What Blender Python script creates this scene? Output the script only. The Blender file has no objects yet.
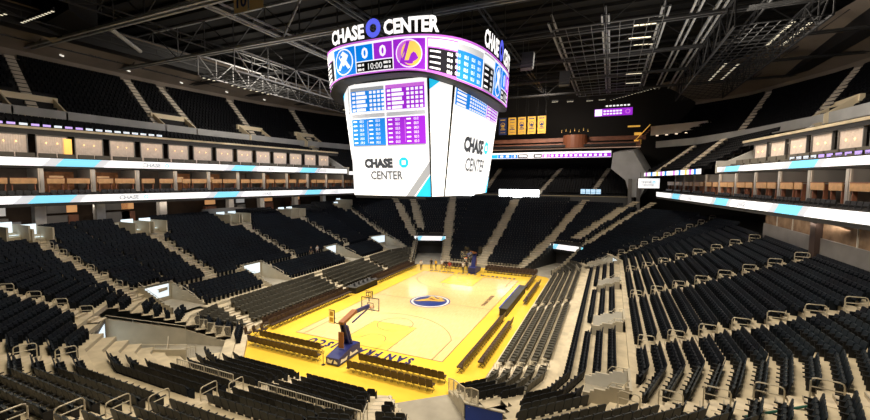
import bpy, math, random
import numpy as np
from mathutils import Vector, Matrix
random.seed(7)
SC = bpy.context.scene
COL = SC.collection
R = math.radians

# ------------------------------------------------------------------ camera
CAM = Vector((19.612, -43.03, 14.62)); YAW, PITCH, ROLL, FPX = .4166, -.0743, .006, 397.7
fw = Vector((-math.sin(YAW)*math.cos(PITCH), math.cos(YAW)*math.cos(PITCH), math.sin(PITCH)))
rt = Vector((math.cos(YAW), math.sin(YAW), 0)); up = rt.cross(fw)
r2 = rt*math.cos(ROLL)+up*math.sin(ROLL); u2 = up*math.cos(ROLL)-rt*math.sin(ROLL)
cd = bpy.data.cameras.new('camera'); cam = bpy.data.objects.new('camera', cd); COL.objects.link(cam)
cam.matrix_world = Matrix(((r2.x, u2.x, -fw.x, CAM.x), (r2.y, u2.y, -fw.y, CAM.y), (r2.z, u2.z, -fw.z, CAM.z), (0, 0, 0, 1)))
cd.sensor_width = 36; cd.lens = 36*FPX/870; cd.clip_end = 400; cd.clip_start = .2
SC.camera = cam
def screen(p):
    d = Vector(p)-CAM; w = d.dot(fw)
    if w < .5: return None
    return 435+FPX*d.dot(r2)/w, 210-FPX*d.dot(u2)/w, w

# ------------------------------------------------------------------ materials
MATS = {}
def mat(name, col, rough=.6, metal=0, var=0, scale=4, emit=0, spec=.5, col2=None, bump=0):
    if name in MATS: return MATS[name]
    m = bpy.data.materials.new(name); m.use_nodes = True
    nt = m.node_tree; b = nt.nodes['Principled BSDF']
    b.inputs['Base Color'].default_value = (*col, 1); b.inputs['Roughness'].default_value = rough
    b.inputs['Metallic'].default_value = metal; b.inputs['Specular IOR Level'].default_value = spec
    if emit:
        b.inputs['Emission Color'].default_value = (*col, 1); b.inputs['Emission Strength'].default_value = emit
        m.cycles.emission_sampling = 'NONE' if emit < 1.6 else 'AUTO'
    if var or col2:
        tc = nt.nodes.new('ShaderNodeTexCoord'); nz = nt.nodes.new('ShaderNodeTexNoise')
        nz.inputs['Scale'].default_value = scale; nz.inputs['Detail'].default_value = 3
        nt.links.new(tc.outputs['Object'], nz.inputs['Vector'])
        cr = nt.nodes.new('ShaderNodeValToRGB'); e = cr.color_ramp.elements
        e[0].position = .32; e[1].position = .68
        e[0].color = (*[max(0, c*(1-var)) for c in col], 1)
        e[1].color = (*(col2 if col2 else [min(1, c*(1+var)) for c in col]), 1)
        nt.links.new(nz.outputs['Fac'], cr.inputs['Fac']); nt.links.new(cr.outputs['Color'], b.inputs['Base Color'])
        if bump:
            bp = nt.nodes.new('ShaderNodeBump'); bp.inputs['Strength'].default_value = bump
            nt.links.new(nz.outputs['Fac'], bp.inputs['Height']); nt.links.new(bp.outputs['Normal'], b.inputs['Normal'])
    MATS[name] = m; return m

M_conc = mat('beige_concrete', (.55, .47, .33), .75, var=.18, scale=.9)
M_step = mat('stair_concrete', (.58, .5, .37), .75, var=.15, scale=1.5)
M_nose = mat('step_nosing', (.36, .32, .25), .7)
M_light = mat('pale_portal_wall', (.74, .73, .69), .6, var=.06, scale=.8)  # on the right portals, interior light is put into this paler colour
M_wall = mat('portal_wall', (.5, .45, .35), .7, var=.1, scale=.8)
M_grey = mat('grey_wall', (.2, .19, .185), .7, var=.12, scale=.6)
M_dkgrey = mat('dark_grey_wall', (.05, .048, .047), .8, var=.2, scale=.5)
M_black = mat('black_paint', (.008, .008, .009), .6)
M_seat = mat('navy_seat_plastic', (.0045, .006, .012), .6, spec=.2, var=.3, scale=.35, col2=(.006, .010, .016))
M_seatr = mat('navy_seat_plastic_near', (.009, .0105, .021), .48, spec=.35, var=.3, scale=.3, col2=(.007, .021, .022))
M_tele = mat('grey_platform_seat', (.055, .05, .037), .5, var=.25, scale=1.2)
M_chair = mat('brown_black_chair', (.05, .026, .014), .5, var=.3, scale=3)
M_steel = mat('pale_steel_rail', (.62, .56, .44), .4, metal=.25)
M_truss = mat('grey_steel_truss', (.36, .37, .37), .5, metal=.2, var=.2, scale=.6)
M_trussd = mat('dark_steel_truss', (.04, .04, .041), .5, metal=.2, var=.3, scale=.6)
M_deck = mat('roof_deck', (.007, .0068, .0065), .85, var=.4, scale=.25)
M_soffit = mat('soffit_paint', (.24, .2, .165), .8, var=.2, scale=.15)
M_wood = mat('suite_counter_wood', (.62, .37, .18), .4, var=.15, scale=2)
M_brown = mat('brown_bridge_cladding', (.3, .12, .07), .5, var=.2, scale=.8)
M_curt = mat('suite_curtain', (.78, .66, .58), .7, var=.08, scale=3)
M_white = mat('led_white', (1, .99, .98), .5, emit=1.0)
M_cyan = mat('led_cyan', (.02, .52, .85), .5, emit=.95)
M_ribcyan = mat('ribbon_light_cyan', (.22, .68, .9), .5, emit=.9)
M_ledgrey = mat('led_grey', (.33, .34, .36), .5, emit=.9)
M_ledtxt = mat('led_dark_letter', (.05, .055, .065), .5, emit=.7)
M_ledfaint = mat('led_faint_letter', (.5, .51, .54), .5, emit=.9)
M_blue = mat('led_blue', (.0, .2, .75), .5, emit=1)
M_blue2 = mat('led_sky_blue', (.012, .22, .72), .5, emit=1)
M_purp = mat('led_purple', (.32, .02, .6), .5, emit=1)
M_mag = mat('led_magenta', (.55, .14, .66), .5, emit=1)
M_gold = mat('led_gold', (.95, .62, .12), .5, emit=1)
M_lblack = mat('led_black', (.006, .005, .015), .4)
M_letter = mat('lit_white_letter', (1, .97, .94), .5, emit=1.3)
M_bluelogo = mat('lit_blue_logo', (.1, .12, .8), .5, emit=1.1)
M_door = mat('lit_concourse', (.72, .86, .95), .5, emit=1.0)
M_warm = mat('warm_lamp', (1, .62, .25), .5, emit=2.5)
M_warmwall = mat('warm_lit_wall', (.42, .17, .06), .6, var=.4, scale=1.3)
M_lamp = mat('floodlight_lens', (1, .95, .8), .5, emit=3.5)
M_glow = mat('catwalk_light_lens', (1, .9, .66), .5, emit=1.0)
M_yel = mat('banner_yellow', (.85, .5, .06), .6)
M_navy = mat('banner_navy', (.02, .04, .16), .6)
M_bluepad = mat('blue_pad', (.014, .02, .13), .45)
M_orange = mat('orange_brown_pad', (.28, .1, .025), .5)
M_bluewall = mat('blue_wall_panel', (.012, .05, .36), .5)
M_rim = mat('orange_rim', (.8, .2, .04), .4)
M_net = mat('white_net', (.8, .8, .78), .8)
M_apron_txt = mat('navy_paint', (.02, .022, .11), .3)
M_line = mat('dark_line_paint', (.16, .09, .05), .35)
M_goldpaint = mat('gold_paint', (.8, .48, .06), .3)
M_bluepaint = mat('royal_blue_paint', (.015, .035, .22), .3)
M_whitepaint = mat('white_paint', (.8, .78, .7), .4)
M_skin = mat('skin', (.42, .24, .16), .6)
M_hair = mat('hair', (.02, .013, .01), .6)

def glass(name, col, alpha):
    m = bpy.data.materials.new(name); m.use_nodes = True
    b = m.node_tree.nodes['Principled BSDF']; b.inputs['Base Color'].default_value = (*col, 1)
    b.inputs['Roughness'].default_value = .15; b.inputs['Alpha'].default_value = alpha
    return m
M_glass = glass('clear_glass', (.75, .8, .85), .1)

def wood_mat():
    m = bpy.data.materials.new('maple_court'); m.use_nodes = True; nt = m.node_tree; b = nt.nodes['Principled BSDF']
    tc = nt.nodes.new('ShaderNodeTexCoord'); mp = nt.nodes.new('ShaderNodeMapping'); mp.inputs['Scale'].default_value = (9, .7, 1)
    nz = nt.nodes.new('ShaderNodeTexNoise'); nz.inputs['Scale'].default_value = 1.6; nz.inputs['Detail'].default_value = 4
    cr = nt.nodes.new('ShaderNodeValToRGB'); e = cr.color_ramp.elements
    e[0].color = (.72, .49, .2, 1); e[1].color = (.82, .6, .28, 1); e[0].position = .35; e[1].position = .65
    nt.links.new(tc.outputs['Object'], mp.inputs['Vector']); nt.links.new(mp.outputs['Vector'], nz.inputs['Vector'])
    nt.links.new(nz.outputs['Fac'], cr.inputs['Fac']); nt.links.new(cr.outputs['Color'], b.inputs['Base Color'])
    b.inputs['Roughness'].default_value = .13; b.inputs['Specular IOR Level'].default_value = .55
    return m
M_maple = wood_mat()
M_yellow = mat('yellow_apron_paint', (.88, .565, .06), .25, var=.06, scale=.4)
M_lane = mat('yellow_lane_stain', (.86, .6, .11), .22, var=.06, scale=.6)
M_tunnel = mat('tunnel_floor', (.33, .3, .24), .8, var=.15, scale=.7)

# ------------------------------------------------------------------ mesh helper
class MB:
    def __init__(s): s.v = []; s.f = []; s.m = []
    def add(s, vs, fs, mi=0):
        b = len(s.v); s.v += [tuple(v) for v in vs]
        for f in fs: s.f.append(tuple(b+i for i in f)); s.m.append(mi)
    def quad(s, a, b, c, d, mi=0): s.add([a, b, c, d], [(0, 1, 2, 3)], mi)
    def obox(s, o, ex, ey, ez, mi=0):
        o, ex, ey, ez = Vector(o), Vector(ex), Vector(ey), Vector(ez)
        vs = [o, o+ex, o+ex+ey, o+ey, o+ez, o+ex+ez, o+ex+ey+ez, o+ey+ez]
        s.add(vs, [(0, 3, 2, 1), (4, 5, 6, 7), (0, 1, 5, 4), (1, 2, 6, 5), (2, 3, 7, 6), (3, 0, 4, 7)], mi)
    def box(s, c, d, mi=0, rz=0):
        cx, sx = math.cos(rz), math.sin(rz); ex = Vector((cx*d[0], sx*d[0], 0)); ey = Vector((-sx*d[1], cx*d[1], 0)); ez = Vector((0, 0, d[2]))
        s.obox(Vector(c)-(ex+ey+ez)/2, ex, ey, ez, mi)
    def bar(s, a, b, w, h=None, mi=0):
        a, b = Vector(a), Vector(b); h = h or w; t = (b-a)
        if t.length < 1e-6: return
        n = t.normalized(); u = Vector((0, 0, 1)) if abs(n.z) < .95 else Vector((1, 0, 0))
        x = n.cross(u).normalized()*w; y = n.cross(x).normalized()*h
        s.obox(a-x/2-y/2, x, y, t, mi)
    def tube(s, pts, r, n=6, mi=0, cap=True):
        pts = [Vector(p) for p in pts]; rings = []
        for i, p in enumerate(pts):
            t = (pts[min(i+1, len(pts)-1)]-pts[max(i-1, 0)]).normalized()
            u = Vector((0, 0, 1)) if abs(t.z) < .9 else Vector((1, 0, 0))
            x = t.cross(u).normalized(); y = t.cross(x).normalized(); rr = r[i] if isinstance(r, (list, tuple)) else r
            rings.append([p+x*rr*math.cos(2*math.pi*k/n)+y*rr*math.sin(2*math.pi*k/n) for k in range(n)])
        vs = [q for g in rings for q in g]; fs = []
        for i in range(len(pts)-1):
            for k in range(n): fs.append((i*n+k, i*n+(k+1) % n, (i+1)*n+(k+1) % n, (i+1)*n+k))
        if cap: fs += [tuple(range(n))[::-1], tuple((len(pts)-1)*n+k for k in range(n))]
        s.add(vs, fs, mi)
    def disc(s, c, r, n=24, mi=0, z=0):
        s.add([(c[0]+r*math.cos(2*math.pi*k/n), c[1]+r*math.sin(2*math.pi*k/n), z) for k in range(n)], [tuple(range(n))], mi)
    def ring(s, c, r0, r1, a0=0, a1=360, n=40, mi=0, z=0):
        vs = []; fs = []
        for k in range(n+1):
            a = R(a0+(a1-a0)*k/n)
            vs += [(c[0]+r0*math.cos(a), c[1]+r0*math.sin(a), z), (c[0]+r1*math.cos(a), c[1]+r1*math.sin(a), z)]
        for k in range(n): fs.append((2*k, 2*k+1, 2*k+3, 2*k+2))
        s.add(vs, fs, mi)
    # mapped drawing: fn(u, v, d) -> point
    def mrect(s, fn, u0, v0, u1, v1, mi=0, d=0, n=1):
        vs = []; fs = []
        for i in range(n+1):
            u = u0+(u1-u0)*i/n; vs += [fn(u, v0, d), fn(u, v1, d)]
        for i in range(n): fs.append((2*i, 2*i+2, 2*i+3, 2*i+1))
        s.add(vs, fs, mi)
    def mpoly(s, fn, pts, mi=0, d=0): s.add([fn(u, v, d) for u, v in pts], [tuple(range(len(pts)))], mi)
    def mdisc(s, fn, c, ru, rv, mi=0, d=0, n=24, a0=0, a1=360, inner=0):
        if inner:
            vs = []; fs = []
            for k in range(n+1):
                a = R(a0+(a1-a0)*k/n); ca, sa = math.cos(a), math.sin(a)
                vs += [fn(c[0]+ru*inner*ca, c[1]+rv*inner*sa, d), fn(c[0]+ru*ca, c[1]+rv*sa, d)]
            for k in range(n): fs.append((2*k, 2*k+1, 2*k+3, 2*k+2))
            s.add(vs, fs, mi)
        else: s.mpoly(fn, [(c[0]+ru*math.cos(R(a0+(a1-a0)*k/n)), c[1]+rv*math.sin(R(a0+(a1-a0)*k/n))) for k in range(n)], mi, d)
    def mtext(s, fn, txt, u, v, h, mi=0, d=.02, su=1, sv=1, align=0, wid=1, bold=0):
        vs, fs, w = text2d(txt, bold); k = h/.72
        s.add([fn(u+(x-w*align)*k*wid*su, v+y*k*sv, d) for x, y in vs], fs, mi)
        return w*k*wid
    def build(s, name, mats, parent=None, smooth=False):
        me = bpy.data.meshes.new(name); me.from_pydata(s.v, [], s.f)
        if not isinstance(mats, (list, tuple)): mats = [mats]
        for m in mats: me.materials.append(m)
        if len(mats) > 1: me.polygons.foreach_set('material_index', s.m)
        if smooth: me.polygons.foreach_set('use_smooth', [True]*len(me.polygons))
        me.update()
        o = bpy.data.objects.new(name, me); COL.objects.link(o)
        if parent is not None: o.parent = parent
        return o
_T = {}
def text2d(txt, bold=0):
    k = (txt, bold)
    if k not in _T:
        c = bpy.data.curves.new('t', 'FONT'); c.body = txt; c.size = 1; c.resolution_u = 2; c.offset = bold
        o = bpy.data.objects.new('t', c); COL.objects.link(o)
        dg = bpy.context.evaluated_depsgraph_get(); ev = o.evaluated_get(dg); me = ev.to_mesh()
        vs = [(q.co.x, q.co.y) for q in me.vertices]; fs = [tuple(p.vertices) for p in me.polygons]
        w = max([x for x, y in vs] or [0]); ev.to_mesh_clear()
        bpy.data.objects.remove(o); bpy.data.curves.remove(c); _T[k] = (vs, fs, w)
    return _T[k]

def tag(o, label=None, cat=None, group=None, kind=None):
    if label: o['label'] = label
    if cat: o['category'] = cat
    if group: o['group'] = group
    if kind: o['kind'] = kind
    return o
def empty(name, loc=(0, 0, 0), rz=0):
    o = bpy.data.objects.new(name, None); o.location = loc; o.rotation_euler = (0, 0, rz); o.empty_display_size = .3; COL.objects.link(o); return o
def dup(root, loc=None, rz=None):
    r = root.copy(); COL.objects.link(r)
    if loc is not None: r.location = loc
    if rz is not None: r.rotation_euler = (0, 0, rz)
    for ch in root.children:
        c = ch.copy(); COL.objects.link(c); c.parent = r
        for g in ch.children:
            d = g.copy(); COL.objects.link(d); d.parent = c
    return r
def struct(o, label=None): o['kind'] = 'structure'; tag(o, label); return o
_O = ['zeroth', 'first', 'second', 'third', 'fourth', 'fifth', 'sixth', 'seventh', 'eighth', 'ninth', 'tenth', 'eleventh', 'twelfth', 'thirteenth', 'fourteenth', 'fifteenth', 'sixteenth', 'seventeenth', 'eighteenth', 'nineteenth']
_TN = ['', '', 'twent', 'thirt', 'fort', 'fift', 'sixt', 'sevent', 'eight', 'ninet']
def nth(n):
    if n < 20: return _O[n]
    if n >= 100: return 'hundred-and-'+nth(n-100) if n > 100 else 'hundredth'
    return _TN[n//10]+('ieth' if n % 10 == 0 else 'y-'+_O[n % 10])
# ------------------------------------------------------------------ floor and court
HL, HW = 14.325, 7.62
mb = MB(); mb.quad((-75, -75, -.02), (75, -75, -.02), (75, 90, -.02), (-75, 90, -.02))
struct(mb.build('floor', M_tunnel), 'grey concrete arena floor under the stands and tunnels')

def arc_pts(c, r, a0, a1, n=24): return [(c[0]+r*math.cos(R(a0+(a1-a0)*k/n)), c[1]+r*math.sin(R(a0+(a1-a0)*k/n))) for k in range(n+1)]
def polyline(mb, pts, w, z, mi=0):
    for (x0, y0), (x1, y1) in zip(pts, pts[1:]):
        d = Vector((x1-x0, y1-y0, 0)); n = Vector((-d.y, d.x, 0)).normalized()*w/2; a = Vector((x0, y0, z)); b = Vector((x1, y1, z))
        mb.quad(a-n, b-n, b+n, a+n, mi)
mb = MB()   # yellow apron with chamfered corners
ap = [(-8.9, -22.6), (-6, -20.6), (7.0, -20.6), (7.0, -21.5), (10.4, -20.0), (11.3, -17.4), (11.6, 0), (11.5, 17.5), (9.6, 20.4), (-9.6, 20.4), (-11.5, 17.5), (-11.6, 0), (-11.4, -16.5), (-10.3, -19.0), (-11.2, -20.6)]
ap = [(-8.4, -21.2), (6.9, -20.7), (7.0, -21.6), (10.6, -20.1), (11.5, -17.4), (11.7, 0), (11.6, 17.5), (9.6, 20.6), (-9.6, 20.6), (-11.6, 17.5), (-11.7, 0), (-11.5, -17), (-10.6, -19.4)]
mb.add([(x, y, .0) for x, y in ap], [tuple(range(len(ap)))])
court = mb.build('basketball_court', M_yellow)
tag(court, 'yellow bordered maple basketball court in the middle of the arena', 'court'); court['kind'] = 'structure'
mb = MB(); mb.quad((-HW, -HL, .006), (HW, -HL, .006), (HW, HL, .006), (-HW, HL, .006)); mb.build('maple_field', M_maple, court)
mb = MB()
for s in (-1, 1):
    y0, y1 = s*HL, s*(HL-5.79)
    mb.quad((-2.44, min(y0, y1), .010), (2.44, min(y0, y1), .010), (2.44, max(y0, y1), .010), (-2.44, max(y0, y1), .010))
mb.build('painted_lane', M_lane, court)
mb = MB(); Z = .014; W = .07
polyline(mb, [(-HW, -HL), (HW, -HL), (HW, HL), (-HW, HL), (-HW, -HL)], W, Z)
polyline(mb, [(-HW, 0), (HW, 0)], W, Z)
for s in (-1, 1):
    bx = s*(HL-1.575); th = math.degrees(math.acos((HW-.914)/7.24))
    polyline(mb, [(HW-.914, s*HL)]+[(x, y) for x, y in [(7.24*math.cos(R(a)), bx-s*7.24*math.sin(R(a))) for a in np.linspace(th, 180-th, 40)]]+[(-(HW-.914), s*HL)], W, Z)
    fy = s*(HL-5.79)
    polyline(mb, [(-2.44, s*HL), (-2.44, fy), (2.44, fy), (2.44, s*HL)], W, Z)
    polyline(mb, [(x, y) for x, y in arc_pts((0, fy), 1.83, 0, 360)], W, Z)
    polyline(mb, [(1.22*math.cos(R(a)), bx-s*1.22*math.sin(R(a))) for a in range(0, 181, 12)], W, Z)
mb.build('court_lines', M_line, court)
# centre emblem: blue disc, gold bridge, double ring
mb = MB(); fl = lambda u, v, d: (u, v, d)
mb.ring((0, 0), 2.3, 2.45, n=48, mi=1, z=.016); mb.disc((0, 0), 2.3, 48, 3, .0155); mb.disc((0, 0), 2.05, 48, 1, .018)
RR = 2.05
def chord(pts, z, mi): mb.add([(x, y, z) for x, y in pts], [tuple(range(len(pts)))], mi)
chord([(-1.9, -.7), (-1.3, -.62), (-.1, .12), (1.0, .3), (1.75, .75), (1.2, 1.1), (.3, 1.25), (-.35, 1.9), (-.7, 1.9), (-.75, .9)], .020, 0)
chord([(-.55, .62), (.3, .55), (1.25, .72), (.2, .85), (-.4, 1.3)], .022, 2)
chord([(-.42, 1.95), (-.2, 1.95), (.9, 1.2), (1.3, 1.35), (.5, 1.95)], .021, 0)
mb.build('center_emblem', [M_goldpaint, M_bluepaint, M_orange, M_whitepaint], court)
def floor_text(txt, c, h, width, flip, name, m, ang=0):
    vs, fs, w = text2d(txt, .05); k = width/w; kh = h/.72
    mb = MB(); s = -1 if flip else 1; ca, sa = math.cos(R(ang)), math.sin(R(ang))
    pv = []
    for x, y in vs:
        px, py = s*(x-w/2)*k, s*(y-.36)*kh
        pv.append((c[0]+px*ca-py*sa, c[1]+px*sa+py*ca, .022))
    mb.add(pv, fs); o = mb.build(name, m, court); return o
floor_text('S A N  F R A N C I S C O', (.1, -HL-1.0), 1.05, 10.6, True, 'baseline_lettering', M_apron_txt)['label'] = 'navy city lettering on the near yellow baseline'
floor_text('G O L D E N   S T A T E   W A R R I O R S', (0, HL+.95), .75, 14.0, False, 'baseline_lettering', M_apron_txt)['label'] = 'small navy team lettering on the far yellow baseline'
floor_text('CHASE CENTER', (6.3, 3.2), .42, 4.6, False, 'sideline_lettering', M_line, 90)

# ------------------------------------------------------------------ bowl geometry
FAC = [0, 18, 45, 72, 90, 108, 135, 162, 180, 198, 225, 252, 270, 288, 315, 342]
CC = {0: 11.3, 18: 16.155, 45: 20.81, 72: 22.04, 90: 20.9}
C2 = {342: 15.876, 315: 19.9, 288: 21.58, 198: 15.38, 225: 19.2, 252: 21.58}
def cval(a):
    if a in C2: return C2[a]
    a = a % 360; a = a if a <= 90 else 180-a if a <= 180 else a-180 if a <= 270 else 360-a
    return CC[a]
FN = [(math.cos(R(a)), math.sin(R(a))) for a in FAC]; FCV = [cval(a) for a in FAC]
def vert(i, s):      # corner between facet i and i+1 at offset s
    j = (i+1) % 16; (a, b), (c, d) = FN[i], FN[j]; e, f = FCV[i]+s, FCV[j]+s; D = a*d-b*c
    return ((e*d-b*f)/D, (a*f-e*c)/D)
def fpt(i, s, u):
    nx, ny = FN[i]; return (nx*(FCV[i]+s)-ny*u, ny*(FCV[i]+s)+nx*u)
def uof(i, p): return -FN[i][1]*p[0]+FN[i][0]*p[1]
def span(i, s): return uof(i, vert((i-1) % 16, s)), uof(i, vert(i, s))
def prof(s):
    if s < 0: return 0.
    return float(np.interp(s, [0, 2.6, 10.7, 40], [.25, .95, 3.6, 3.6+.387*29.3]))
ROWS = []    # (s0, s1, z, zone)
for k in range(5): ROWS.append((.5+.84*k, .5+.84*(k+1), prof(.5+.84*k), 'A'))
ROWS.append((4.7, 5.5, prof(4.9), 'W'))
for k in range(4): ROWS.append((5.5+.84*k, 5.5+.84*(k+1), prof(5.75+.84*k), 'B'))
ROWS.append((8.86, 9.7, prof(9.1), 'W'))
for k in range(23): ROWS.append((9.7+.84*k, 9.7+.84*(k+1), prof(9.9+.84*k), 'C'))
SMAX = {0: 22.9, 18: 23.8, 45: 24.6, 72: 26.4, 90: 28.0, 108: 26.4, 135: 25.5, 162: 25.5, 180: 24.9, 198: 24.9, 225: 23, 252: 20, 270: 15.5, 288: 15.5, 315: 15.5, 342: 19.5}
# recesses: (cx, cy, dirx, diry, length, halfwidth) measured along dir from c
CUTS = [(8.6, -20.2, .66, -.75, 11.5, 2.0, 'tunnel'),
        (9.5, 19.3, .36, .933, 10.6, 2.5, 'tunnel'), (-9.5, 19.3, -.36, .933, 10.6, 2.5, 'tunnel')]
for y in (-18.6, -7.0, 8.5): CUTS.append((-11.3-6.6, y, -1, 0, 3.7, 1.5, 'portal'))
for y in (-20.1, -8.7, 4.6): CUTS.append((11.3+8.5, y, 1, 0, 1.0, 1.2, 'portal'))
CUTS.append((11.3+7.0, 18.6, .96, .28, 2.4, 1.7, 'portal')); CUTS.append((-11.3-5.6, 20.5, -.96, .28, 4.2, 2.0, 'portal'))
CUTS.append((13.5, -22.3, .1, -.995, 7.0, 1.5, 'mouth'))
POLY = [(-8.55, -24.4), (-14.9, -27.5), (-19.2, -24.2), (-14.5, -20.5), (-10.3, -19.35), (-8.8, -21.6)]
def poly_sides(x, y):
    for (x0, y0), (x1, y1) in zip(POLY, POLY[1:]+POLY[:1]):
        L = math.hypot(x1-x0, y1-y0); yield ((y1-y0)*(x-x0)-(x1-x0)*(y-y0))/L   # positive inside (clockwise polygon)
def in_poly(x, y, mg): return min(poly_sides(x, y)) > -mg
def in_cut(x, y, mg):
    for c in CUTS:
        dx, dy = x-c[0], y-c[1]; a = dx*c[2]+dy*c[3]; b = -dx*c[3]+dy*c[2]
        if -1.2-mg < a < c[4]+mg and abs(b) < c[5]+mg: return True
    return False
def sub_iv(ivs, a, b):
    out = []
    for p, q in ivs:
        if b <= p or a >= q: out.append((p, q)); continue
        if a > p: out.append((p, a))
        if b < q: out.append((b, q))
    return out
def cut_iv(i, s):
    u0, u1 = span(i, s); ivs = [(u0, u1)]; o = fpt(i, s, 0); t = (-FN[i][1], FN[i][0])
    for c in CUTS:
        # solve interval in u where point inside rect
        lo, hi = u0, u1
        for (vx, vy), mn, mx in (((c[2], c[3]), -1.2, c[4]), ((-c[3], c[2]), -c[5], c[5])):
            k = t[0]*vx+t[1]*vy; q = (o[0]-c[0])*vx+(o[1]-c[1])*vy
            if abs(k) < 1e-6:
                if not mn < q < mx: lo, hi = 1, 0
            else:
                a, b = sorted(((mn-q)/k, (mx-q)/k)); lo, hi = max(lo, a), min(hi, b)
        if hi-lo > .02: ivs = sub_iv(ivs, lo, hi)
    lo, hi = u0, u1
    q0, q1 = list(poly_sides(*o)), list(poly_sides(o[0]+t[0], o[1]+t[1]))
    for a, b in zip(q0, q1):
        k = b-a
        if abs(k) < 1e-9: lo, hi = (lo, hi) if a > 0 else (1, 0)
        elif k > 0: lo = max(lo, -a/k)
        else: hi = min(hi, -a/k)
    if hi-lo > .02: ivs = sub_iv(ivs, lo, hi)
    return ivs
AISLES = [  # x0,y0,x1,y1 (court end first), half width, name
    ((21.3, 9.6), (34.1, 9.6), .45, 'second right-hand aisle from the far end'), ((21.3, -2.1), (34.1, -2.1), .46, 'middle right-hand aisle'),
    ((21.3, -14.0), (34.1, -14.0), .46, 'right-hand aisle beside the corner bend'), ((19.9, -22.3), (30.5, -23.9), .46, 'aisle in the near right corner'),
    ((19.9, 20.9), (33.3, 27.4), .46, 'farthest right-hand aisle'), ((13.9, 31), (24.8, 46.6), .7, 'far corner aisle right of the far tunnel'), ((16.0, 29.1), (28.3, 44.8), .6, 'far corner aisle nearest the right stand'),
    ((-21.3, -12.4), (-34.4, -12.4), .45, 'second left-hand aisle'), ((-21.3, .4), (-34.4, .6), .46, 'middle left-hand aisle'), ((-21.3, 12.8), (-34.4, 12.9), .46, 'fourth left-hand aisle'),
    ((-21.0, 23.9), (-33.8, 28.6), .46, 'farthest left-hand aisle'), ((-20.0, -21.1), (-34.0, -23.5), .46, 'nearest left-hand aisle'),
    ((.3, -20.9), (.3, -37.2), .46, 'aisle behind the near basket'), ((6.6, -21.6), (8.8, -27.2), .46, 'aisle beside the near right tunnel'),
    ((-.4, 20.9), (-.4, 49.0), .8, 'stairs behind the far basket'), ((6.7, 20.9), (14.7, 48.6), .75, 'far stairs right of the basket'), ((-6.9, 20.9), (-16.2, 48.9), .75, 'far stairs left of the basket'),
    ((-16.2, 31), (-26.9, 46.9), .7, 'far corner stairs under the scoreboard edge'), ((-15.9, 27.3), (-33.3, 46.6), .7, 'far left corner stairs'),
    ((-16.3, -25.8), (-22.3, -29.9), .55, 'upper aisle in the near left corner'), ((-9.7, -30.3), (-11.9, -34.6), .55, 'lower aisle in the near left corner'),
    ((11.5, -14.9), (16.2, -14.9), .45, 'bench-seat aisle on the right'), ((11.5, 1.0), (16.2, 1.0), .4, 'bench-seat aisle right of the table'), ((-11.6, -15.7), (-16.0, -15.5), .45, 'near bench-seat aisle on the left'), ((-11.6, -1.2), (-16.0, -1.2), .45, 'middle bench-seat aisle on the left'), ((-11.6, 10.5), (-16.0, 10.5), .45, 'far bench-seat aisle on the left')]
CLEAR = [((-7.1, -25.5), (-13.6, -29.2), 1.55, '')]
def in_aisle(x, y, mg, L_=None):
    for a, b, hw, nm in (L_ or AISLES):
        dx, dy = b[0]-a[0], b[1]-a[1]; L = math.hypot(dx, dy); dx /= L; dy /= L
        q = (x-a[0])*dx+(y-a[1])*dy; w = abs(-(x-a[0])*dy+(y-a[1])*dx)
        if -.5 < q < L+.4 and w < hw+mg: return True
    return False
def in_clear(x, y, s):
    return s < 9.7 and in_aisle(x, y, .25, CLEAR)
def zone_of(x, y):
    best = -9
    for i in range(16): best = max(best, FN[i][0]*x+FN[i][1]*y-FCV[i])
    return best
def tread_z(s):
    for r in ROWS:
        if r[0] <= s < r[1]: return r[2]
    return 0. if s < .5 else prof(s)
# terraces
names = {0: 'right sideline', 90: 'far end', 180: 'left sideline', 270: 'near end'}
for i, a in enumerate(FAC):
    mb = MB(); zp = 0.
    for s0, s1, z, zone in ROWS:
        if s0 >= SMAX[a]: break
        s_m = (s0+s1)/2
        for p, q in cut_iv(i, s_m):
            (u0, u1), (w0, w1) = span(i, s0), span(i, s1)
            full0 = abs(p-span(i, s_m)[0]) < 1e-4; full1 = abs(q-span(i, s_m)[1]) < 1e-4
            a0 = u0 if full0 else p; a1 = w0 if full0 else p; b0 = u1 if full1 else q; b1 = w1 if full1 else q
            P = [fpt(i, s0, a0), fpt(i, s0, b0), fpt(i, s1, b1), fpt(i, s1, a1)]
            mb.quad(*[(x, y, z) for x, y in P], 0)
            mb.quad((*P[1], zp-.05), (*P[0], zp-.05), (*P[0], z), (*P[1], z), 1)
        zp = z
    o = mb.build('concrete_terrace', [M_conc, M_wall]); lab = names.get(a, 'corner')
    struct(o, 'stepped concrete terrace carrying the %s seats' % lab)
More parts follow.
